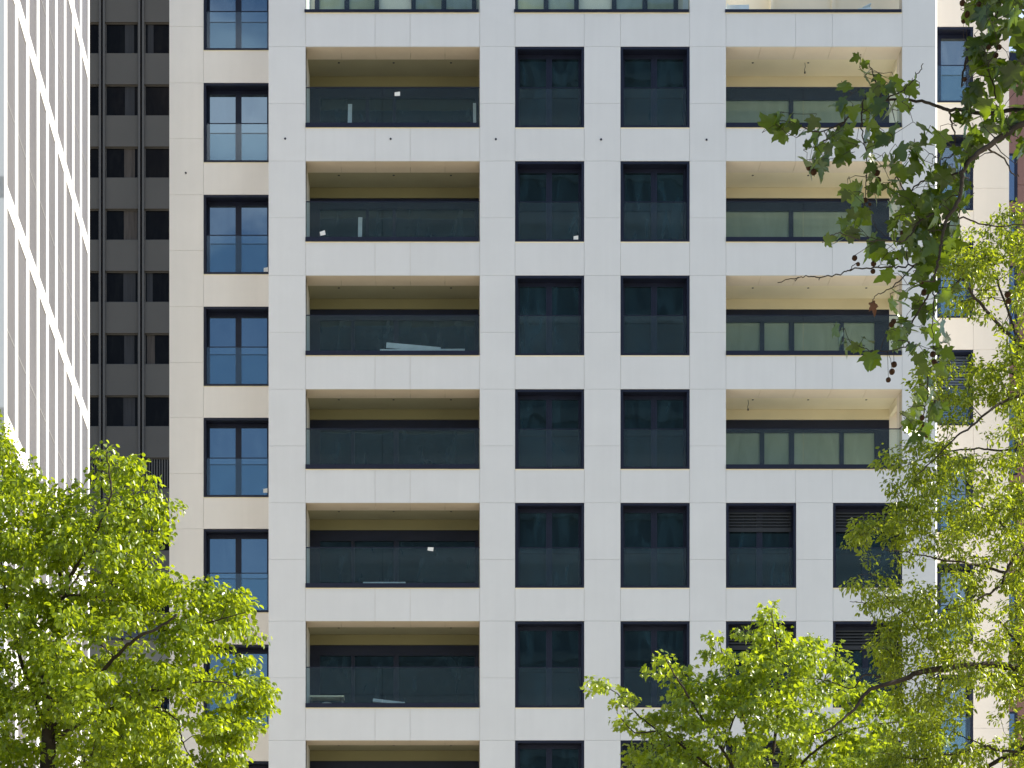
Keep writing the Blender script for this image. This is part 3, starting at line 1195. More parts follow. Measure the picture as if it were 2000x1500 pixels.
# ------------------------------------------------------------------ trees
M['bark'] = plain('dark_bark', (0.045, 0.035, 0.028), 0.9, 0.35, 9, 0.2, bump=0.4)
M['plane_bark'] = plain('plane_bark', (0.045, 0.036, 0.028), 0.9, 0.4, 7, 0.2, bump=0.4)
M['leaf_lime'] = leaf_mat('lime_leaf', (0.135, 0.205, 0.015), (0.45, 0.58, 0.016), 0.50, 0.32, 0.7, 0.28)
M['leaf_young'] = leaf_mat('young_leaf', (0.16, 0.23, 0.025), (0.42, 0.55, 0.025), 0.5, 0.36, 0.5)
M['leaf_maple'] = leaf_mat('maple_leaf', (0.15, 0.225, 0.022), (0.43, 0.57, 0.018), 0.48, 0.32, 0.7)
M['leaf_ash'] = leaf_mat('ash_leaf', (0.115, 0.17, 0.018), (0.39, 0.51, 0.014), 0.5, 0.32, 0.7, 0.42)
M['leaf_plane'] = leaf_mat('plane_leaf', (0.046, 0.085, 0.010), (0.15, 0.25, 0.010), 0.45, 0.32, 0.7, 0.5)
M['ball'] = plain('seed_ball', (0.06, 0.032, 0.018), 0.95, 0.35, 60, 0.1, bump=0.9)
M['dry'] = plain('dry_leaf', (0.14, 0.06, 0.03), 0.8, 0.3, 12)


def smooth_path(pts, n=5):
    """Catmull-Rom through the points."""
    pts = [Vector(p) for p in pts]
    P = [pts[0] * 2 - pts[1]] + pts + [pts[-1] * 2 - pts[-2]]
    res = []
    for i in range(1, len(P) - 2):
        for k in range(n):
            t = k / n
            a, b, c, d = P[i - 1], P[i], P[i + 1], P[i + 2]
            res.append(0.5 * ((2 * b) + (c - a) * t + (2 * a - 5 * b + 4 * c - d) * t * t + (3 * b - a - 3 * c + d) * t ** 3))
    res.append(pts[-1])
    return res


LEAF = {}
# half outlines: (x, y) from base to tip along the right side; the fold runs along x = 0
LEAF['oval'] = [(0.26, 0.12), (0.40, 0.38), (0.30, 0.72)]
LEAF['lance'] = [(0.13, 0.25), (0.16, 0.5), (0.10, 0.8)]
LEAF['ash'] = [(0.17, 0.2), (0.25, 0.45), (0.17, 0.78)]
LEAF['maple'] = [(0.34, -0.04), (0.24, 0.16), (0.58, 0.42), (0.26, 0.46), (0.20, 0.72)]
LEAF['plane'] = [(0.10, -0.05), (0.30, -0.10), (0.46, 0.00), (0.33, 0.12), (0.40, 0.22), (0.55, 0.28), (0.58, 0.40), (0.66, 0.52), (0.46, 0.50), (0.36, 0.54), (0.24, 0.56),
                 (0.29, 0.68), (0.22, 0.76), (0.16, 0.90)]


def leaf_template(kind, fold=0.25, droop=0.25):
    h = LEAF[kind]
    spine = [0.0, 0.5, 1.0] if kind != 'plane' else [0.0, 0.3, 0.6, 1.05]
    z = lambda x, y: fold * abs(x) - droop * y * y - 0.18 * abs(x) ** 2 * 2

    def P(x, y): return (x, y, z(x, y))
    if kind in ('oval', 'lance', 'ash'):
        v = [P(0, 0)] + [P(*q) for q in h] + [P(0, 1)] + [P(-q[0], q[1]) for q in reversed(h)]
        f = [[0, 1, 2, 3, 4], [4, 5, 6, 7, 0]]
    else:
        tip = 1.0 if kind == 'maple' else 1.06
        v = [P(0, 0)] + [P(*q) for q in h] + [P(0, tip)] + [P(-q[0], q[1]) for q in reversed(h)]
        n = len(h)
        c = len(v)
        v.append(P(0, 0.35))
        f = []
        for i in range(len(v) - 1):
            f.append([c, i, (i + 1) % (len(v) - 1)])
    return np.array(v, float), f


def unit(a): return a / np.maximum(np.linalg.norm(a, axis=-1, keepdims=True), 1e-9)


def leaves_mesh(name, groups, mats, parent, extra=None):
    """groups: list of (kind, positions, directions, normals, sizes, material index). extra: MB with twigs (material index already set)."""
    V, loops, starts, totals, mi = [], [], [], [], []
    off = 0
    lo = 0
    if extra is not None and extra.v:
        V.append(np.array(extra.v, float))
        for f, m_ in zip(extra.f, extra.mi):
            loops.append(np.array(f))
            starts.append(np.array([lo]))
            totals.append(np.array([len(f)]))
            mi.append(np.array([m_]))
            lo += len(f)
        off = len(extra.v)
    for (kind, pos, d, nrm, size, midx) in groups:
        tv, tf = leaf_template(kind, *(0.3, 0.3) if kind != 'plane' else (0.22, 0.22))
        N = len(pos)
        y = unit(d)
        x = unit(np.cross(y, nrm))
        zz = np.cross(x, y)
        jit = 1 + RNG.normal(0, 0.10, (N, 1))
        co = pos[:, None, :] + size[:, None, None] * (x[:, None, :] * (tv[None, :, 0:1] * jit[:, None, :]) + y[:, None, :] * tv[None, :, 1:2] + zz[:, None, :] * (tv[None, :, 2:3] * RNG.uniform(0.4, 1.7, (N, 1, 1))))
        V.append(co.reshape(-1, 3))
        nv = len(tv)
        for f in tf:
            fa = np.array(f)
            L = (off + np.arange(N)[:, None] * nv + fa[None, :])
            loops.append(L.reshape(-1))
            starts.append(lo + np.arange(N) * len(f))
            totals.append(np.full(N, len(f)))
            mi.append(np.full(N, midx))
            lo += N * len(f)
        off += N * nv
    V = np.concatenate(V)
    loops = np.concatenate(loops).astype(np.int32)
    starts = np.concatenate(starts).astype(np.int32)
    totals = np.concatenate(totals).astype(np.int32)
    mi = np.concatenate(mi).astype(np.int32)
    me = bpy.data.meshes.new(name)
    me.vertices.add(len(V))
    me.vertices.foreach_set('co', V.astype(np.float32).reshape(-1))
    me.loops.add(len(loops))
    me.loops.foreach_set('vertex_index', loops)
    me.polygons.add(len(starts))
    me.polygons.foreach_set('loop_start', starts)
    me.polygons.foreach_set('loop_total', totals)
    for m_ in mats: me.materials.append(m_)
    me.polygons.foreach_set('material_index', mi)
    me.update(calc_edges=True)
    me.validate()
    o = bpy.data.objects.new(name, me)
    COL.objects.link(o)
    o.parent = parent
    return o


def in_poly(px, py, poly):
    x, y = px[:, None], py[:, None]
    P = np.array(poly, float)
    x0, y0 = P[:, 0], P[:, 1]
    x1, y1 = np.roll(x0, -1), np.roll(y0, -1)
    c = ((y0 > y) != (y1 > y)) & (x < (x1 - x0) * (y - y0) / (y1 - y0 + 1e-9) + x0)
    return c.sum(1) % 2 == 1


def edge_dist(px, py, poly):
    P = np.array(poly, float)
    a = P
    b = np.roll(P, -1, 0)
    p = np.stack([px, py], 1)[:, None, :]
    ab = (b - a)[None]
    t = np.clip(((p - a[None]) * ab).sum(-1) / np.maximum((ab ** 2).sum(-1), 1e-9), 0, 1)
    q = a[None] + ab * t[..., None]
    return np.sqrt(((p - q) ** 2).sum(-1)).min(1)


def sample_clusters(poly, holes, n, min_px, Y, maxdepth, noise_cut=0.0, seed=1):
    """Cluster centres through the crown's volume; rounded in depth towards its outline."""
    rng = np.random.default_rng(seed)
    P = np.array(poly, float)
    lo, hi = P.min(0), P.max(0)
    ppm = F / Y
    out_ = np.zeros((0, 3))
    tries = 0
    while len(out_) < n and tries < 60:
        tries += 1
        m = 600
        px = rng.uniform(lo[0], hi[0], m)
        py = rng.uniform(lo[1], hi[1], m)
        ok = in_poly(px, py, poly)
        px, py = px[ok], py[ok]
        ed = edge_dist(px, py, poly)
        keep = ed > 5
        for (hx, hy, rx, ry, pk) in holes:
            ins = ((px - hx) / rx) ** 2 + ((py - hy) / ry) ** 2 < 1
            keep &= ~(ins & (rng.random(len(px)) > pk))
        px, py, ed = px[keep], py[keep], ed[keep]
        dep = np.sqrt(np.clip(ed / ppm / maxdepth, 0, 1)) * maxdepth
        yy = Y + rng.uniform(-1, 1, len(px)) * dep
        cand = np.stack([(px - CX) * yy / F, yy, EYE + (CY - py) * yy / F], 1)
        if noise_cut:
            wv = np.sin(cand[:, 0] * 2.9 + 1.3 * seed) * np.sin(cand[:, 2] * 3.3 + seed) * np.cos(cand[:, 1] * 2.3 + 0.7 * seed)
            cand = cand[wv > -noise_cut]
        for c in cand:
            if len(out_) == 0 or ((out_ - c) ** 2).sum(1).min() > (min_px / ppm) ** 2:
                out_ = np.vstack([out_, c])
                if len(out_) >= n: break
    return out_


def grow_twigs(mb, clusters, nodes, radii, rng, r_tip=0.003, mi=1, droop=0.15, maxr=0.012):
    """Greedy branching: every cluster joins the nearest wood already grown."""
    nodes = np.array(nodes, float)
    radii = np.array(radii, float)
    d0 = np.array([np.sqrt(((nodes - c) ** 2).sum(1)).min() for c in clusters])
    dirs = np.zeros_like(clusters)
    for idx in np.argsort(d0):
        c = clusters[idx]
        d = np.sqrt(((nodes - c) ** 2).sum(1)) + 0.4 * np.maximum(0, nodes[:, 2] - c[2])
        j = int(d.argmin())
        a = nodes[j]
        L = np.linalg.norm(c - a)
        if L < 0.03:
            dirs[idx] = rng.normal(0, 1, 3)
            continue
        r0 = min(radii[j] * 0.75, maxr, 0.004 + 0.008 * L)
        r0 = max(r0, r_tip)
        n = 4 if L > 0.35 else 3
        pts = []
        for k in range(n):
            t = k / (n - 1)
            p = a + (c - a) * t
            if 0 < k < n - 1:
                p = p + rng.normal(0, 0.06 * L, 3) + np.array([0, 0, droop * L * math.sin(math.pi * t)])
            pts.append(p)
        rad = [r0 + (r_tip - r0) * k / (n - 1) for k in range(n)]
        mb.tube(pts, rad, 5, mi)
        dirs[idx] = (c - pts[-2])
        nodes = np.vstack([nodes, np.array(pts[1:])])
        radii = np.concatenate([radii, rad[1:]])
    return dirs


def spray(clusters, dirs, per, R_, size, rng, droop=0.5, flat=0.5, upbias=1.0, outward=0.6, centre=None):
    """Leaves around each twig end: positions, directions, normals, sizes."""
    N = len(clusters)
    cnt = rng.poisson(per, N)
    idx = np.repeat(np.arange(N), cnt)
    n = len(idx)
    off = rng.normal(0, 1, (n, 3))
    off = unit(off) * (rng.random((n, 1)) ** 0.5) * R_
    off[:, 2] *= flat
    pos = clusters[idx] + off
    d = unit(off) * outward + unit(dirs[idx]) * 0.35 + rng.normal(0, 0.45, (n, 3))
    d[:, 2] -= droop
    nrm = rng.normal(0, 0.55, (n, 3))
    nrm[:, 2] += upbias
    sz = size * np.clip(rng.normal(1, 0.24, n), 0.45, 1.6)
    return pos, d, nrm, sz


def limb(mb_pts, r0, r1, name, mat, parent, base, sides=9, kink=0.0, rng=None):
    pts = smooth_path(mb_pts, 5)
    n = len(pts)
    if kink and rng is not None:
        pts = [p + Vector(rng.normal(0, kink, 3)) if 0 < k < n - 1 else p for k, p in enumerate(pts)]
    rad = [r0 + (r1 - r0) * (k / (n - 1)) ** 0.85 for k in range(n)]
    mb = MB()
    mb.tube([p - base for p in pts], rad, sides)
    mb.build(name, mat, parent, smooth=True)
    return [tuple(p) for p in pts], rad


def px_path(pp, Y, depth=0.0, curve=0.0):
    """Photo-pixel polyline -> points; depth drifts along the limb so that it has a course of its own."""
    n = len(pp)
    return [at(p[0], p[1], Y + depth * (k / max(1, n - 1)) + curve * math.sin(math.pi * k / max(1, n - 1))) for k, p in enumerate(pp)]


def make_tree(name, label, Y, trunk_pts, trunk_r, limbs, poly, holes, ncl, min_px, maxdepth, leaf, per, R_, size, seed,
              bark='bark', droop=0.5, flat=0.5, noise_cut=0.0, upbias=1.0, group=None, root_x=None):
    rng = np.random.default_rng(seed)
    t0 = at(trunk_pts[0][0], trunk_pts[0][1], Y)
    base = Vector((t0.x if root_x is None else root_x, Y, 0))
    t = thing(name, label, 'tree', base, group)
    tp = [base + Vector((0, 0, -0.05)), base + Vector((0, 0, 0.5))] + [at(p[0], p[1], Y) for p in trunk_pts]
    nodes, radii = [], []
    pts, rad = limb(tp, trunk_r[0], trunk_r[1], 'trunk', M[bark], t, base, 12)
    for p, r_ in zip(pts, rad):
        if p[2] > 3.0:
            nodes.append(p)
            radii.append(r_)
    for (pp, w0, w1, dep) in limbs:
        ppm = F / Y
        p_, r_ = limb(px_path(pp, Y, dep, dep * 0.2), w0 / ppm / 2, w1 / ppm / 2, 'branch', M[bark], t, base, 8, 0.006, rng)
        nodes += p_
        radii += r_
    cl_ = sample_clusters(poly, holes, ncl, min_px, Y, maxdepth, noise_cut, seed)
    tw = MB()
    dirs = grow_twigs(tw, cl_, nodes, radii, rng)
    pos, d, nrm, sz = spray(cl_, dirs, per, R_, size, rng, droop, flat, upbias)
    B_ = np.array(base)
    tw.v = [tuple(np.array(v) - B_) for v in tw.v]
    leaves_mesh('crown', [(leaf[0], pos - B_, d, nrm, sz, 0)], [M[leaf[1]], M[bark]], t, tw)
    return t


# left tree -------------------------------------------------------
polyA = [(-150, 790), (-30, 800), (0, 824), (16, 830), (22, 868), (14, 890), (26, 902), (40, 898), (47, 888), (60, 905), (80, 908), (95, 928), (106, 950), (113, 962), (120, 930), (132, 912),
         (142, 928), (150, 938), (158, 934), (170, 940), (178, 918), (192, 912), (200, 898), (195, 880), (206, 864), (216, 870), (226, 890), (240, 883), (250, 895), (262, 882), (271, 868), (280, 876),
         (278, 902), (288, 918), (302, 922), (310, 950), (306, 965), (330, 976), (342, 996), (332, 1015), (336, 1040), (320, 1060), (345, 1082), (342, 1092), (356, 1110), (346, 1118), (354, 1135),
         (366, 1140), (371, 1128), (386, 1128), (400, 1122), (412, 1130), (416, 1146), (430, 1140), (446, 1150), (466, 1155), (471, 1170), (490, 1175), (508, 1193), (500, 1206), (482, 1207),
         (492, 1226), (516, 1234), (514, 1246), (498, 1256), (496, 1296), (476, 1303), (501, 1312), (506, 1330), (526, 1341), (536, 1358), (520, 1371), (526, 1396), (506, 1406), (500, 1432),
         (482, 1442), (492, 1462), (476, 1472), (480, 1510), (440, 1580), (330, 1660), (-150, 1660)]
holesA = [(152, 1125, 22, 34, 0.05), (150, 1180, 22, 16, 0.2), (303, 1272, 30, 30, 0.05), (285, 1232, 20, 14, 0.3), (400, 1300, 34, 18, 0.35), (415, 1345, 26, 26, 0.45), (318, 1375, 24, 24, 0.25), (345, 1440, 18, 36, 0.2),
          (375, 1395, 26, 20, 0.3), (460, 1270, 24, 14, 0.3), (430, 1400, 20, 26, 0.5), (240, 1240, 22, 14, 0.4), (205, 1010, 18, 16, 0.4), (97, 1450, 22, 40, 0.45), (210, 1320, 26, 20, 0.35), (25, 1290, 26, 40, 0.45),
          (325, 1060, 12, 30, 0.3), (408, 1215, 26, 9, 0.2), (170, 950, 10, 16, 0.2)]
limbsA = [([(97, 1400), (106, 1300), (117, 1210), (121, 1150), (113, 1100), (100, 1050), (85, 980)], 13, 4, 0.8),
          ([(120, 1160), (140, 1122), (158, 1092), (176, 1060), (196, 1020), (209, 990), (216, 962), (212, 910), (206, 880)], 9, 2, -0.7),
          ([(122, 1170), (150, 1130), (172, 1096), (182, 1080), (200, 1050)], 6, 2.5, 0.5),
          ([(122, 1168), (150, 1162), (200, 1166), (240, 1150), (290, 1100)], 6, 2, -0.5),
          ([(205, 998), (240, 994), (270, 991), (300, 970)], 4, 1.5, -0.5),
          ([(100, 1420), (165, 1345), (200, 1310), (230, 1278), (262, 1249), (310, 1225), (346, 1200)], 11, 4, -1.2),
          ([(310, 1232), (345, 1230), (370, 1228), (415, 1214), (450, 1204), (480, 1195)], 5, 1.5, -0.6),
          ([(355, 1230), (385, 1245), (405, 1265), (430, 1285)], 3.5, 1.2, 0.5),
          ([(98, 1450), (160, 1410), (225, 1382), (265, 1361), (300, 1348), (336, 1346), (400, 1330), (460, 1340)], 10, 2, -1.0),
          ([(262, 1372), (310, 1385), (345, 1405), (353, 1430), (358, 1452), (382, 1492)], 5, 2, 0.6),
          ([(315, 1352), (320, 1395), (328, 1430), (334, 1460)], 2.5, 1.2, 0.2),
          ([(96, 1440), (60, 1340), (30, 1250), (8, 1150), (0, 1040), (5, 920)], 10, 3, 0.6),
          ([(108, 1465), (150, 1465), (170, 1495), (200, 1560)], 6, 3, -0.6),
          ([(240, 1250), (210, 1220), (180, 1205)], 3, 1.5, 0.3),
          ([(235, 1272), (200, 1262), (170, 1250), (140, 1235)], 3.5, 1.2, -0.4)]
make_tree('broadleaf_tree', 'large bright green leafy tree in front of the white ribbed tower', 24.0,
          [(95, 1900), (95, 1600), (94, 1480), (95, 1400), (88, 1320)], (0.17, 0.05), limbsA, polyA, holesA, 1150, 12, 1.8,
          ('oval', 'leaf_lime'), 58, 0.175, 0.051, 3, droop=0.55, flat=0.52, noise_cut=0.6, upbias=1.3)

# small tree behind it
polyB = [(200, 1400), (235, 1375), (262, 1368), (285, 1372), (305, 1380), (330, 1388), (340, 1402), (348, 1425), (342, 1445), (350, 1465), (340, 1500), (350, 1640), (150, 1640), (160, 1450)]
make_tree('young_tree', 'small yellow green tree half hidden behind the large bright green leafy tree', 33.0,
          [(250, 2000), (250, 1700), (252, 1520), (262, 1420)], (0.10, 0.015), [([(250, 1620), (290, 1520), (315, 1440)], 6, 1.5, 0.5), ([(250, 1600), (215, 1500), (215, 1430)], 6, 1.5, -0.5)],
          polyB, [], 420, 7, 1.1, ('oval', 'leaf_young'), 32, 0.19, 0.055, 5, droop=0.4)

# maple at the bottom centre ------------------------------------------
polyC = [(1142, 1338), (1160, 1322), (1182, 1325), (1206, 1357), (1228, 1352), (1245, 1350), (1272, 1366), (1292, 1374), (1302, 1358), (1290, 1342), (1305, 1330), (1292, 1322), (1262, 1321),
         (1266, 1306), (1280, 1300), (1254, 1280), (1270, 1270), (1292, 1261), (1308, 1278), (1316, 1300), (1330, 1302), (1346, 1291), (1376, 1300), (1392, 1326), (1388, 1300), (1372, 1268),
         (1394, 1242), (1420, 1236), (1440, 1221), (1462, 1226), (1484, 1232), (1482, 1206), (1490, 1174), (1524, 1178), (1512, 1198), (1508, 1215), (1550, 1220), (1562, 1236), (1602, 1246), (1606, 1262),
         (1632, 1256), (1652, 1290), (1656, 1306), (1684, 1336), (1722, 1346), (1770, 1380), (1820, 1400), (1850, 1460), (1860, 1660), (1250, 1660), (1225, 1500), (1216, 1470), (1240, 1456),
         (1250, 1442), (1222, 1436), (1196, 1426), (1200, 1406), (1176, 1386), (1170, 1366)]
holesC = [(1245, 1398, 26, 16, 0.12), (1275, 1418, 30, 14, 0.4), (1300, 1350, 14, 18, 0.1), (1300, 1465, 40, 22, 0.45), (1235, 1445, 20, 10, 0.4), (1440, 1420, 24, 18, 0.15), (1405, 1470, 40, 26, 0.3), (1500, 1470, 30, 26, 0.3), (1380, 1310, 12, 30, 0.2),
          (1475, 1262, 24, 16, 0.2), (1340, 1440, 22, 14, 0.35), (1600, 1300, 14, 20, 0.3), (1620, 1380, 30, 14, 0.3), (1660, 1400, 40, 30, 0.4), (1780, 1460, 60, 40, 0.4)]
limbsC = [([(1478, 1640), (1440, 1520), (1415, 1470), (1375, 1410), (1345, 1360), (1318, 1318), (1300, 1285)], 9, 2, -0.8),
          ([(1470, 1620), (1380, 1500), (1330, 1450), (1245, 1438)], 7, 1.5, 0.7),
          ([(1440, 1540), (1350, 1470), (1290, 1430), (1240, 1430), (1205, 1392)], 6, 1.5, -0.5),
          ([(1300, 1440), (1250, 1400), (1205, 1355), (1165, 1335)], 4, 1.2, 0.5),
          ([(1482, 1620), (1470, 1480), (1445, 1380), (1420, 1310), (1405, 1255)], 8, 2, 0.6),
          ([(1485, 1620), (1515, 1430), (1520, 1330), (1516, 1260), (1506, 1195)], 8, 1.6, -0.4),
          ([(1490, 1600), (1560, 1440), (1600, 1360), (1622, 1280)], 7, 1.6, 0.5),
          ([(1480, 1560), (1490, 1480), (1475, 1420), (1440, 1400)], 5, 2, 0.8),
          ([(1500, 1560), (1600, 1460), (1680, 1420), (1760, 1410)], 6, 1.6, -0.6),
          ([(1400, 1520), (1420, 1440), (1440, 1390), (1460, 1330), (1470, 1250)], 5, 1.5, 0.3)]
make_tree('maple_tree', 'low yellow green maple tree in front of the lower right windows', 33.0,
          [(1480, 2100), (1480, 1800), (1480, 1600), (1484, 1540)], (0.15, 0.06), limbsC, polyC, holesC, 760, 9, 1.8,
          ('maple', 'leaf_maple'), 30, 0.21, 0.074, 9, droop=0.6, flat=0.5, noise_cut=0.55)

# tall airy tree on the right -------------------------------------------
polyD = [(2110, 360), (1990, 396), (1960, 400), (1945, 440), (1900, 432), (1880, 455), (1848, 478), (1824, 520), (1850, 555), (1838, 600), (1868, 645), (1905, 690), (1880, 725), (1862, 702), (1800, 690),
         (1780, 716), (1792, 735), (1766, 745), (1772, 788), (1756, 806), (1792, 812), (1830, 790), (1850, 802), (1845, 830), (1800, 852), (1742, 848), (1732, 880), (1702, 905), (1732, 922), (1736, 960),
         (1742, 976), (1722, 1000), (1700, 1018), (1692, 998), (1666, 1010), (1666, 1042), (1656, 1062), (1634, 1076), (1636, 1091), (1662, 1096), (1690, 1122), (1642, 1140), (1626, 1172), (1660, 1186),
         (1700, 1192), (1722, 1230), (1682, 1250), (1650, 1262), (1690, 1280), (1712, 1302), (1740, 1340), (1715, 1385), (1740, 1400), (1700, 1440), (1690, 1660), (2110, 1660)]
holesD = [(1925, 665, 42, 46, 0.08), (1880, 650, 30, 40, 0.2), (1945, 845, 36, 48, 0.15), (1885, 855, 40, 30, 0.15), (1800, 880, 22, 14, 0.4), (1815, 1115, 26, 46, 0.2), (1935, 1185, 26, 66, 0.15), (1935, 1390, 50, 40, 0.25),
          (1790, 1330, 50, 26, 0.3), (1720, 1380, 20, 20, 0.3), (1880, 1350, 30, 22, 0.4), (1830, 1200, 14, 30, 0.4), (1900, 1060, 34, 24, 0.35), (1830, 1040, 24, 20, 0.4), (1775, 960, 14, 30, 0.4), (1960, 560, 24, 40, 0.4),
          (1955, 930, 20, 14, 0.3), (1770, 1150, 30, 14, 0.3), (1870, 1440, 40, 26, 0.35), (1960, 1440, 34, 24, 0.2), (1760, 770, 40, 14, 0.3), (1920, 800, 30, 22, 0.35), (1965, 720, 14, 40, 0.5), (1940, 1490, 40, 22, 0.2)]
limbsD = [([(2160, 1330), (2080, 1315), (2000, 1307), (1940, 1299), (1870, 1303), (1800, 1311), (1760, 1328), (1700, 1347), (1676, 1376), (1650, 1402), (1620, 1425), (1588, 1436)], 19, 2.2, -1.0),
          ([(1760, 1328), (1720, 1322), (1690, 1318), (1660, 1345), (1620, 1330), (1570, 1325)], 5, 1.2, 0.5),
          ([(1870, 1306), (1830, 1318), (1790, 1335)], 4, 1.2, 0.4),
          ([(1995, 1300), (1990, 1260), (1972, 1240), (1960, 1222), (1920, 1198), (1880, 1180)], 8, 2, 0.6),
          ([(2140, 1075), (2060, 1062), (1998, 1074), (1980, 1092), (1964, 1117), (1956, 1141), (1926, 1162), (1876, 1183), (1830, 1200)], 11, 2, -0.6),
          ([(1997, 1074), (1968, 1039), (1956, 1025), (1932, 1001), (1908, 989), (1880, 984), (1840, 960)], 6, 1.5, 0.7),
          ([(1962, 1118), (1920, 1106), (1884, 1099), (1836, 1092), (1807, 1085), (1766, 1079), (1720, 1070)], 6, 1.5, -0.7),
          ([(1960, 1025), (1975, 1000), (1984, 965), (1990, 930)], 3, 1.2, 0.3),
          ([(2140, 830), (2060, 858), (2000, 872), (1952, 880), (1912, 876), (1850, 882), (1800, 897), (1760, 914)], 7, 1.6, 0.5),
          ([(2150, 700), (2080, 735), (2000, 770), (1952, 789), (1898, 832), (1862, 858), (1820, 900), (1788, 930)], 8, 1.6, -0.8),
          ([(2150, 800), (2080, 770), (2000, 738), (1962, 724), (1930, 721), (1905, 732)], 10, 3, 0.6),
          ([(2140, 850), (2060, 740), (1997, 677), (1953, 636), (1904, 581), (1880, 545), (1862, 560)], 12, 2.5, -0.5),
          ([(1990, 670), (1978, 633), (1958, 577), (1940, 530), (1925, 490)], 7, 2, 0.5),
          ([(2150, 1360), (2080, 1400), (2000, 1462), (1968, 1476), (1920, 1502), (1850, 1545)], 14, 7, 0.4),
          ([(1990, 1468), (1950, 1466), (1930, 1458), (1905, 1459), (1880, 1470), (1840, 1475), (1790, 1482), (1720, 1470)], 6, 1.5, -0.5),
          ([(1930, 1458), (1880, 1440), (1850, 1425), (1800, 1420)], 3, 1.2, 0.4),
          ([(2080, 1340), (2000, 1340), (1950, 1320), (1880, 1330), (1840, 1370)], 4, 1.5, 0.5),
          ([(1730, 1270), (1710, 1215), (1690, 1180), (1660, 1175)], 3, 1.2, 0.3),
          ([(1800, 1235), (1770, 1200), (1735, 1170), (1700, 1120)], 4, 1.3, -0.4)]
make_tree('airy_tree', 'tall airy tree with fine yellow green leaves on long dark limbs', 26.0,
          [(2170, 2100), (2165, 1700), (2160, 1340), (2150, 1080), (2140, 840), (2120, 600), (2100, 420)], (0.24, 0.03), limbsD, polyD, holesD, 1500, 9, 1.7,
          ('ash', 'leaf_ash'), 40, 0.135, 0.050, 14, droop=0.45, flat=0.7, noise_cut=0.4)

# ------------------------------------------------------------------ plane tree reaching in at the upper right
YE = 13.0
rngE = np.random.default_rng(21)
ppmE = F / YE
baseE = Vector((5.6, YE + 0.6, 0))
plane_t = thing('plane_tree', 'plane tree with big dark lobed leaves and hanging brown seed balls, upper right', 'tree', baseE)
nodesE, radE = [], []
tpE = [baseE + Vector((0, 0, -0.05)), baseE + Vector((0, 0, 2)), baseE + Vector((0.1, 0, 6)), baseE + Vector((0.0, 0.1, 9)), baseE + Vector((-0.1, 0, 12)), baseE + Vector((0.1, 0, 14.5))]
limb(tpE, 0.26, 0.05, 'trunk', M['plane_bark'], plane_t, baseE, 14)
limbsE = [([(2560, -60), (2300, 90), (2120, 190), (2000, 240), (1960, 264), (1930, 286), (1902, 306), (1882, 332), (1878, 368), (1868, 400), (1850, 425), (1842, 452), (1838, 482), (1830, 520), (1824, 550)], 15, 4, -0.3),
          ([(2600, -200), (2300, 60), (2080, 205), (1980, 215), (1930, 222), (1888, 216), (1851, 214), (1814, 202), (1774, 195), (1730, 196), (1690, 203), (1655, 232), (1622, 266), (1597, 284)], 11, 2.3, 0.3),
          ([(2600, -500), (2300, -250), (2080, -120), (1960, -40), (1950, 15), (1938, 60), (1905, 92), (1885, 125), (1878, 170)], 18, 3.5, 0.5),
          ([(1824, 550), (1806, 588), (1786, 620), (1771, 658), (1786, 688), (1810, 734), (1813, 765), (1806, 800), (1800, 830)], 4.5, 2, 0.1),
          ([(1824, 560), (1823, 610), (1822, 640), (1824, 680)], 3, 1.6, -0.1),
          ([(1684, 200), (1683, 235), (1684, 262), (1690, 292), (1693, 345), (1688, 402)], 3.5, 1.6, 0.1),
          ([(1728, 196), (1756, 180), (1775, 165), (1795, 142), (1803, 124)], 3, 1.5, -0.15),
          ([(1716, 172), (1706, 148), (1698, 128), (1688, 118)], 2.5, 1.4, 0.1),
          ([(1650, 238), (1600, 258), (1560, 244), (1530, 236), (1506, 230)], 3, 1.4, -0.1),
          ([(1838, 505), (1800, 515), (1760, 521), (1735, 522), (1700, 524), (1662, 526), (1640, 535), (1600, 541), (1580, 540), (1552, 543), (1519, 552)], 4, 1.6, 0.15),
          ([(1660, 527), (1666, 520), (1676, 514)], 2, 1.3, 0.0),
          ([(1560, 541), (1554, 549)], 2, 1.3, 0.0),
          ([(1602, 541), (1600, 547)], 2, 1.2, 0.0),
          ([(1785, 520), (1760, 545), (1735, 565), (1712, 576), (1700, 592)], 3, 1.2, -0.1),
          ([(1790, 672), (1760, 680), (1725, 686), (1690, 682), (1660, 668)], 2.5, 1.3, 0.05),
          ([(1882, 335), (1840, 345), (1800, 355), (1770, 375), (1752, 345), (1748, 380), (1765, 410)], 4, 1.8, 0.3),
          ([(1868, 405), (1830, 415), (1800, 430), (1780, 455), (1765, 470), (1730, 470), (1700, 472), (1670, 466), (1640, 456), (1622, 460)], 4, 1.6, -0.3),
          ([(1855, 214), (1858, 240), (1866, 268), (1862, 300), (1840, 310), (1815, 300)], 4, 1.6, 0.2),
          ([(1930, 222), (1945, 180), (1930, 130), (1950, 95)], 4, 1.6, -0.2),
          ([(1930, 290), (1960, 310), (1975, 335), (1990, 345)], 4, 2, 0.3),
          ([(1845, 440), (1880, 425), (1920, 440), (1980, 440), (2060, 430)], 4, 2, 0.4)]
for (pp, w0, w1, dep) in limbsE:
    p_, r_ = limb(px_path(pp, YE, dep, dep * 0.3), w0 / ppmE / 2, w1 / ppmE / 2, 'branch', M['plane_bark'], plane_t, baseE, 8, 0.0035, rngE)
    nodesE += p_
    radE += r_
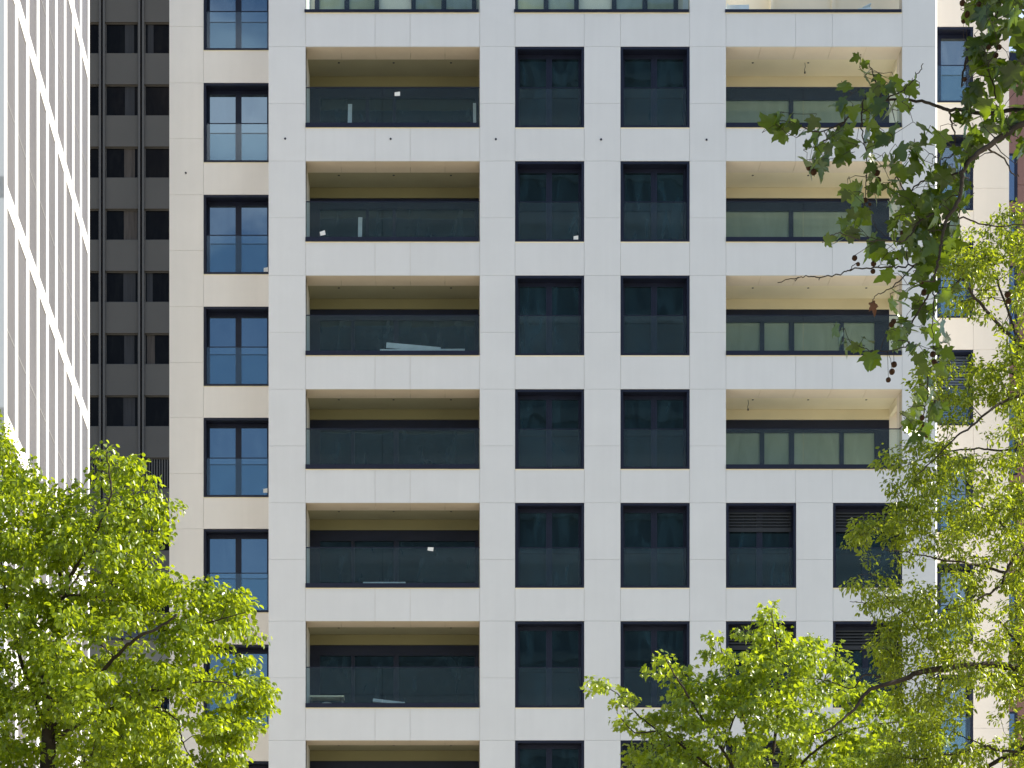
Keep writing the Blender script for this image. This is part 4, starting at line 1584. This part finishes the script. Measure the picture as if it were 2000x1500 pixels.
L1 = [(1506, 236), (1520, 232), (1535, 242), (1552, 250), (1572, 258), (1526, 264), (1588, 242), (1592, 268), (1602, 292), (1612, 312), (1626, 272), (1640, 288), (1648, 304), (1577, 316), (1583, 338),
      (1656, 268), (1666, 218), (1642, 206), (1660, 250), (1630, 202), (1692, 206), (1702, 226), (1648, 168), (1690, 124), (1694, 142), (1707, 143), (1696, 157), (1724, 163), (1732, 176), (1712, 174),
      (1782, 168), (1778, 180), (1752, 165), (1747, 198), (1762, 205), (1736, 216), (1702, 240), (1690, 266), (1712, 268), (1742, 256), (1722, 276), (1696, 296), (1642, 262), (1660, 280), (1602, 330),
      (1700, 328), (1707, 342), (1680, 372), (1658, 378), (1702, 372), (1716, 366), (1736, 372), (1674, 398), (1662, 420), (1684, 430), (1694, 418), (1742, 312), (1762, 300), (1732, 322), (1752, 332),
      (1772, 316), (1787, 292), (1802, 280), (1802, 312), (1786, 326), (1757, 352), (1742, 392), (1767, 386), (1777, 398), (1802, 392), (1822, 380), (1797, 420), (1780, 438), (1812, 430), (1760, 422),
      (1742, 442), (1772, 462), (1702, 470), (1712, 478), (1697, 490), (1717, 496), (1757, 500), (1742, 518), (1767, 532), (1727, 540), (1792, 500), (1802, 530), (1822, 490), (1847, 480), (1752, 572),
      (1762, 590), (1744, 600), (1782, 560), (1640, 660), (1658, 668), (1676, 680), (1697, 700), (1654, 682), (1745, 654), (1760, 664), (1785, 682), (1808, 650), (1828, 660), (1847, 662), (1832, 682),
      (1790, 796), (1776, 812), (1802, 830), (1822, 796), (1826, 815), (1790, 850), (1818, 850), (1782, 846), (1620, 468), (1656, 458), (1640, 462), (1810, 700), (1670, 455), (1715, 210), (1806, 250), (1820, 330), (1850, 350), (1775, 642), (1796, 702), (1813, 746), (1800, 772), (1817, 776), (1796, 816), (1812, 838), (1780, 826), (1836, 800), (1840, 640), (1852, 690), (1838, 722), (1760, 652), (1800, 610), (1790, 590), (1820, 600), (1845, 580), (1830, 625), (1778, 480), (1745, 470), (1812, 470)]
L1b = [(x + rngE.normal(0, 11), y + rngE.normal(0, 11)) for (x, y) in L1]
polyE = [(1872, -40), (2060, -60), (2060, 330), (1985, 300), (1955, 330), (1930, 292), (1900, 335), (1884, 420), (1900, 470), (1852, 500), (1834, 560), (1795, 565), (1762, 500), (1780, 432), (1798, 372), (1828, 305), (1836, 252),
         (1868, 222), (1896, 170), (1884, 100), (1900, 60)]
clE = sample_clusters(polyE, [(1850, 260, 20, 18, 0.1), (1912, 250, 14, 20, 0.2), (1940, 300, 30, 20, 0.1), (1975, 90, 16, 34, 0.2), (1950, 200, 16, 20, 0.3), (1920, 60, 16, 12, 0.3)], 260, 10, YE, 0.8, 0, 33)
pl = [np.array(at(x, y, YE + rngE.uniform(-0.25, 0.25))) for (x, y) in L1]
small = np.array([rngE.uniform(0.070, 0.118) for _ in pl] + [rngE.uniform(0.045, 0.085) for _ in L1b])
pl += [np.array(at(x, y, YE + rngE.uniform(-0.3, 0.3))) for (x, y) in L1b]
# the leaf blade hangs below the point where it is attached
cl2 = np.array(pl)
big = rngE.uniform(0.06, 0.128, len(clE))
blade = np.concatenate([cl2, clE])
size = np.concatenate([small, big])
size[[20, 21, 23, 24, 25, 26]] *= 0.6
NL = len(blade)
dirE = rngE.normal(0, 0.62, (NL, 3))
dirE[:, 2] -= 0.55
dirE[:, 1] *= 0.6
dirE = unit(dirE)
start = blade - dirE * size[:, None] * 0.45
twE = MB()
grow_twigs(twE, start - dirE * size[:, None] * 0.25, nodesE, radE, rngE, 0.0016, 1, 0.05, 0.004)
for k in range(NL):
    a = start[k] - dirE[k] * size[k] * 0.25
    twE.tube([a, start[k]], [0.0016, 0.0013], 4, 1)
nE = rngE.normal(0, 0.75, (NL, 3))
nE[:, 1] -= 0.45
nE[:, 2] += 0.45
# the rest of the crown, above and beyond the frame
up_c = []
while len(up_c) < 650:
    q = rngE.normal(0, 1, 3)
    q = q / np.linalg.norm(q) * rngE.random() ** 0.4
    p = np.array([5.2, YE + 0.6, 11.6]) + q * np.array([3.0, 3.0, 3.2])
    pxx = CX + p[0] / p[1] * F
    pyy = CY - (p[2] - EYE) / p[1] * F
    if pxx < 2060 and pyy > -60: continue
    up_c.append(p)
up_c = np.array(up_c)
nodes_up = [tuple(p) for p in smooth_path(tpE[2:], 6)]
dup_ = grow_twigs(twE, up_c, nodes_up + nodesE, [0.05] * len(nodes_up) + radE, rngE, 0.004, 1, 0.1, 0.03)
pos2, d2, n2, s2 = spray(up_c, dup_, 7, 0.28, 0.15, rngE, 0.5, 0.7, 1.0)
BE = np.array(baseE)
twE.v = [tuple(np.array(v) - BE) for v in twE.v]
leaves_mesh('crown', [('plane', start - BE, dirE, nE, size, 0), ('plane', pos2 - BE, d2, n2, s2, 0)], [M['leaf_plane'], M['plane_bark']], plane_t, twE)
balls = [(1580, 327, 6), (1589, 336, 6.5), (1713, 338, 6), (1715, 352, 6.5), (1690, 391, 5), (1699, 399, 3.5), (1669, 504, 5.5), (1676, 516, 4), (1706, 515, 5.5), (1705, 530, 5), (1745, 628, 5.5), (1741, 634, 5.5), (1746, 712, 6),
         (1742, 726, 6), (1735, 742, 5), (1822, 692, 6), (1825, 707, 5.5), (1880, 6, 6), (1888, 28, 6.5), (1882, 41, 5), (1908, 21, 6), (1912, 8, 5), (1937, 8, 6), (1931, 92, 5), (1952, 92, 5), (1945, 108, 5.5), (1884, 155, 4.5),
         (1800, 549, 6), (1805, 571, 6.5), (1797, 391, 5), (1764, 456, 6.5), (1771, 471, 6), (1755, 503, 5), (1828, 786, 5), (1801, 816, 5.5), (1804, 830, 5), (1810, 850, 5), (1970, 588, 6), (1968, 575, 6.5), (1667, 447, 2.5)]
na = np.array(nodesE)
ico = []
for j in range(7):
    th = math.pi * j / 6
    for s in range(10):
        ph = 2 * math.pi * s / 10
        ico.append((math.sin(th) * math.cos(ph), math.sin(th) * math.sin(ph), math.cos(th)))
for (px, py, r_) in balls:
    c = at(px, py, YE + rngE.uniform(-0.1, 0.1))
    rr = r_ / ppmE
    m = MB()
    m.v = [tuple(Vector(v) * rr * rngE.uniform(0.94, 1.07)) for v in ico]
    for j in range(6):
        for s in range(10):
            q = (s + 1) % 10
            m.f.append((j * 10 + s, (j + 1) * 10 + s, (j + 1) * 10 + q, j * 10 + q))
            m.mi.append(0)
    # stalk up to the nearest wood above it
    dd = np.sqrt(((na - np.array(c)) ** 2).sum(1)) + np.where(na[:, 2] < c.z + 0.02, 5, 0)
    j = int(dd.argmin())
    tgt = Vector(na[j]) - c
    if tgt.length > 0.6: tgt = Vector((rngE.normal(0, 0.02), 0, 0.2))
    m.tube([Vector((0, 0, rr * 0.9)), Vector((tgt.x * 0.25, tgt.y * 0.3, tgt.z * 0.6)), tgt], [0.0016] * 3, 4, 1)
    m.build('seed_ball', [M['ball'], M['plane_bark']], plane_t, smooth=True, loc=c - baseE)
# one dry curled leaf
dl = at(1702, 598, YE)
leaves_mesh('dry_leaf', [('plane', np.array([dl + Vector((0, 0, 0.02)) - baseE]), np.array([[0.35, 0.1, -0.6]]), np.array([[0.3, -0.8, 0.4]]), np.array([0.075]), 0)], [M['dry']], plane_t)
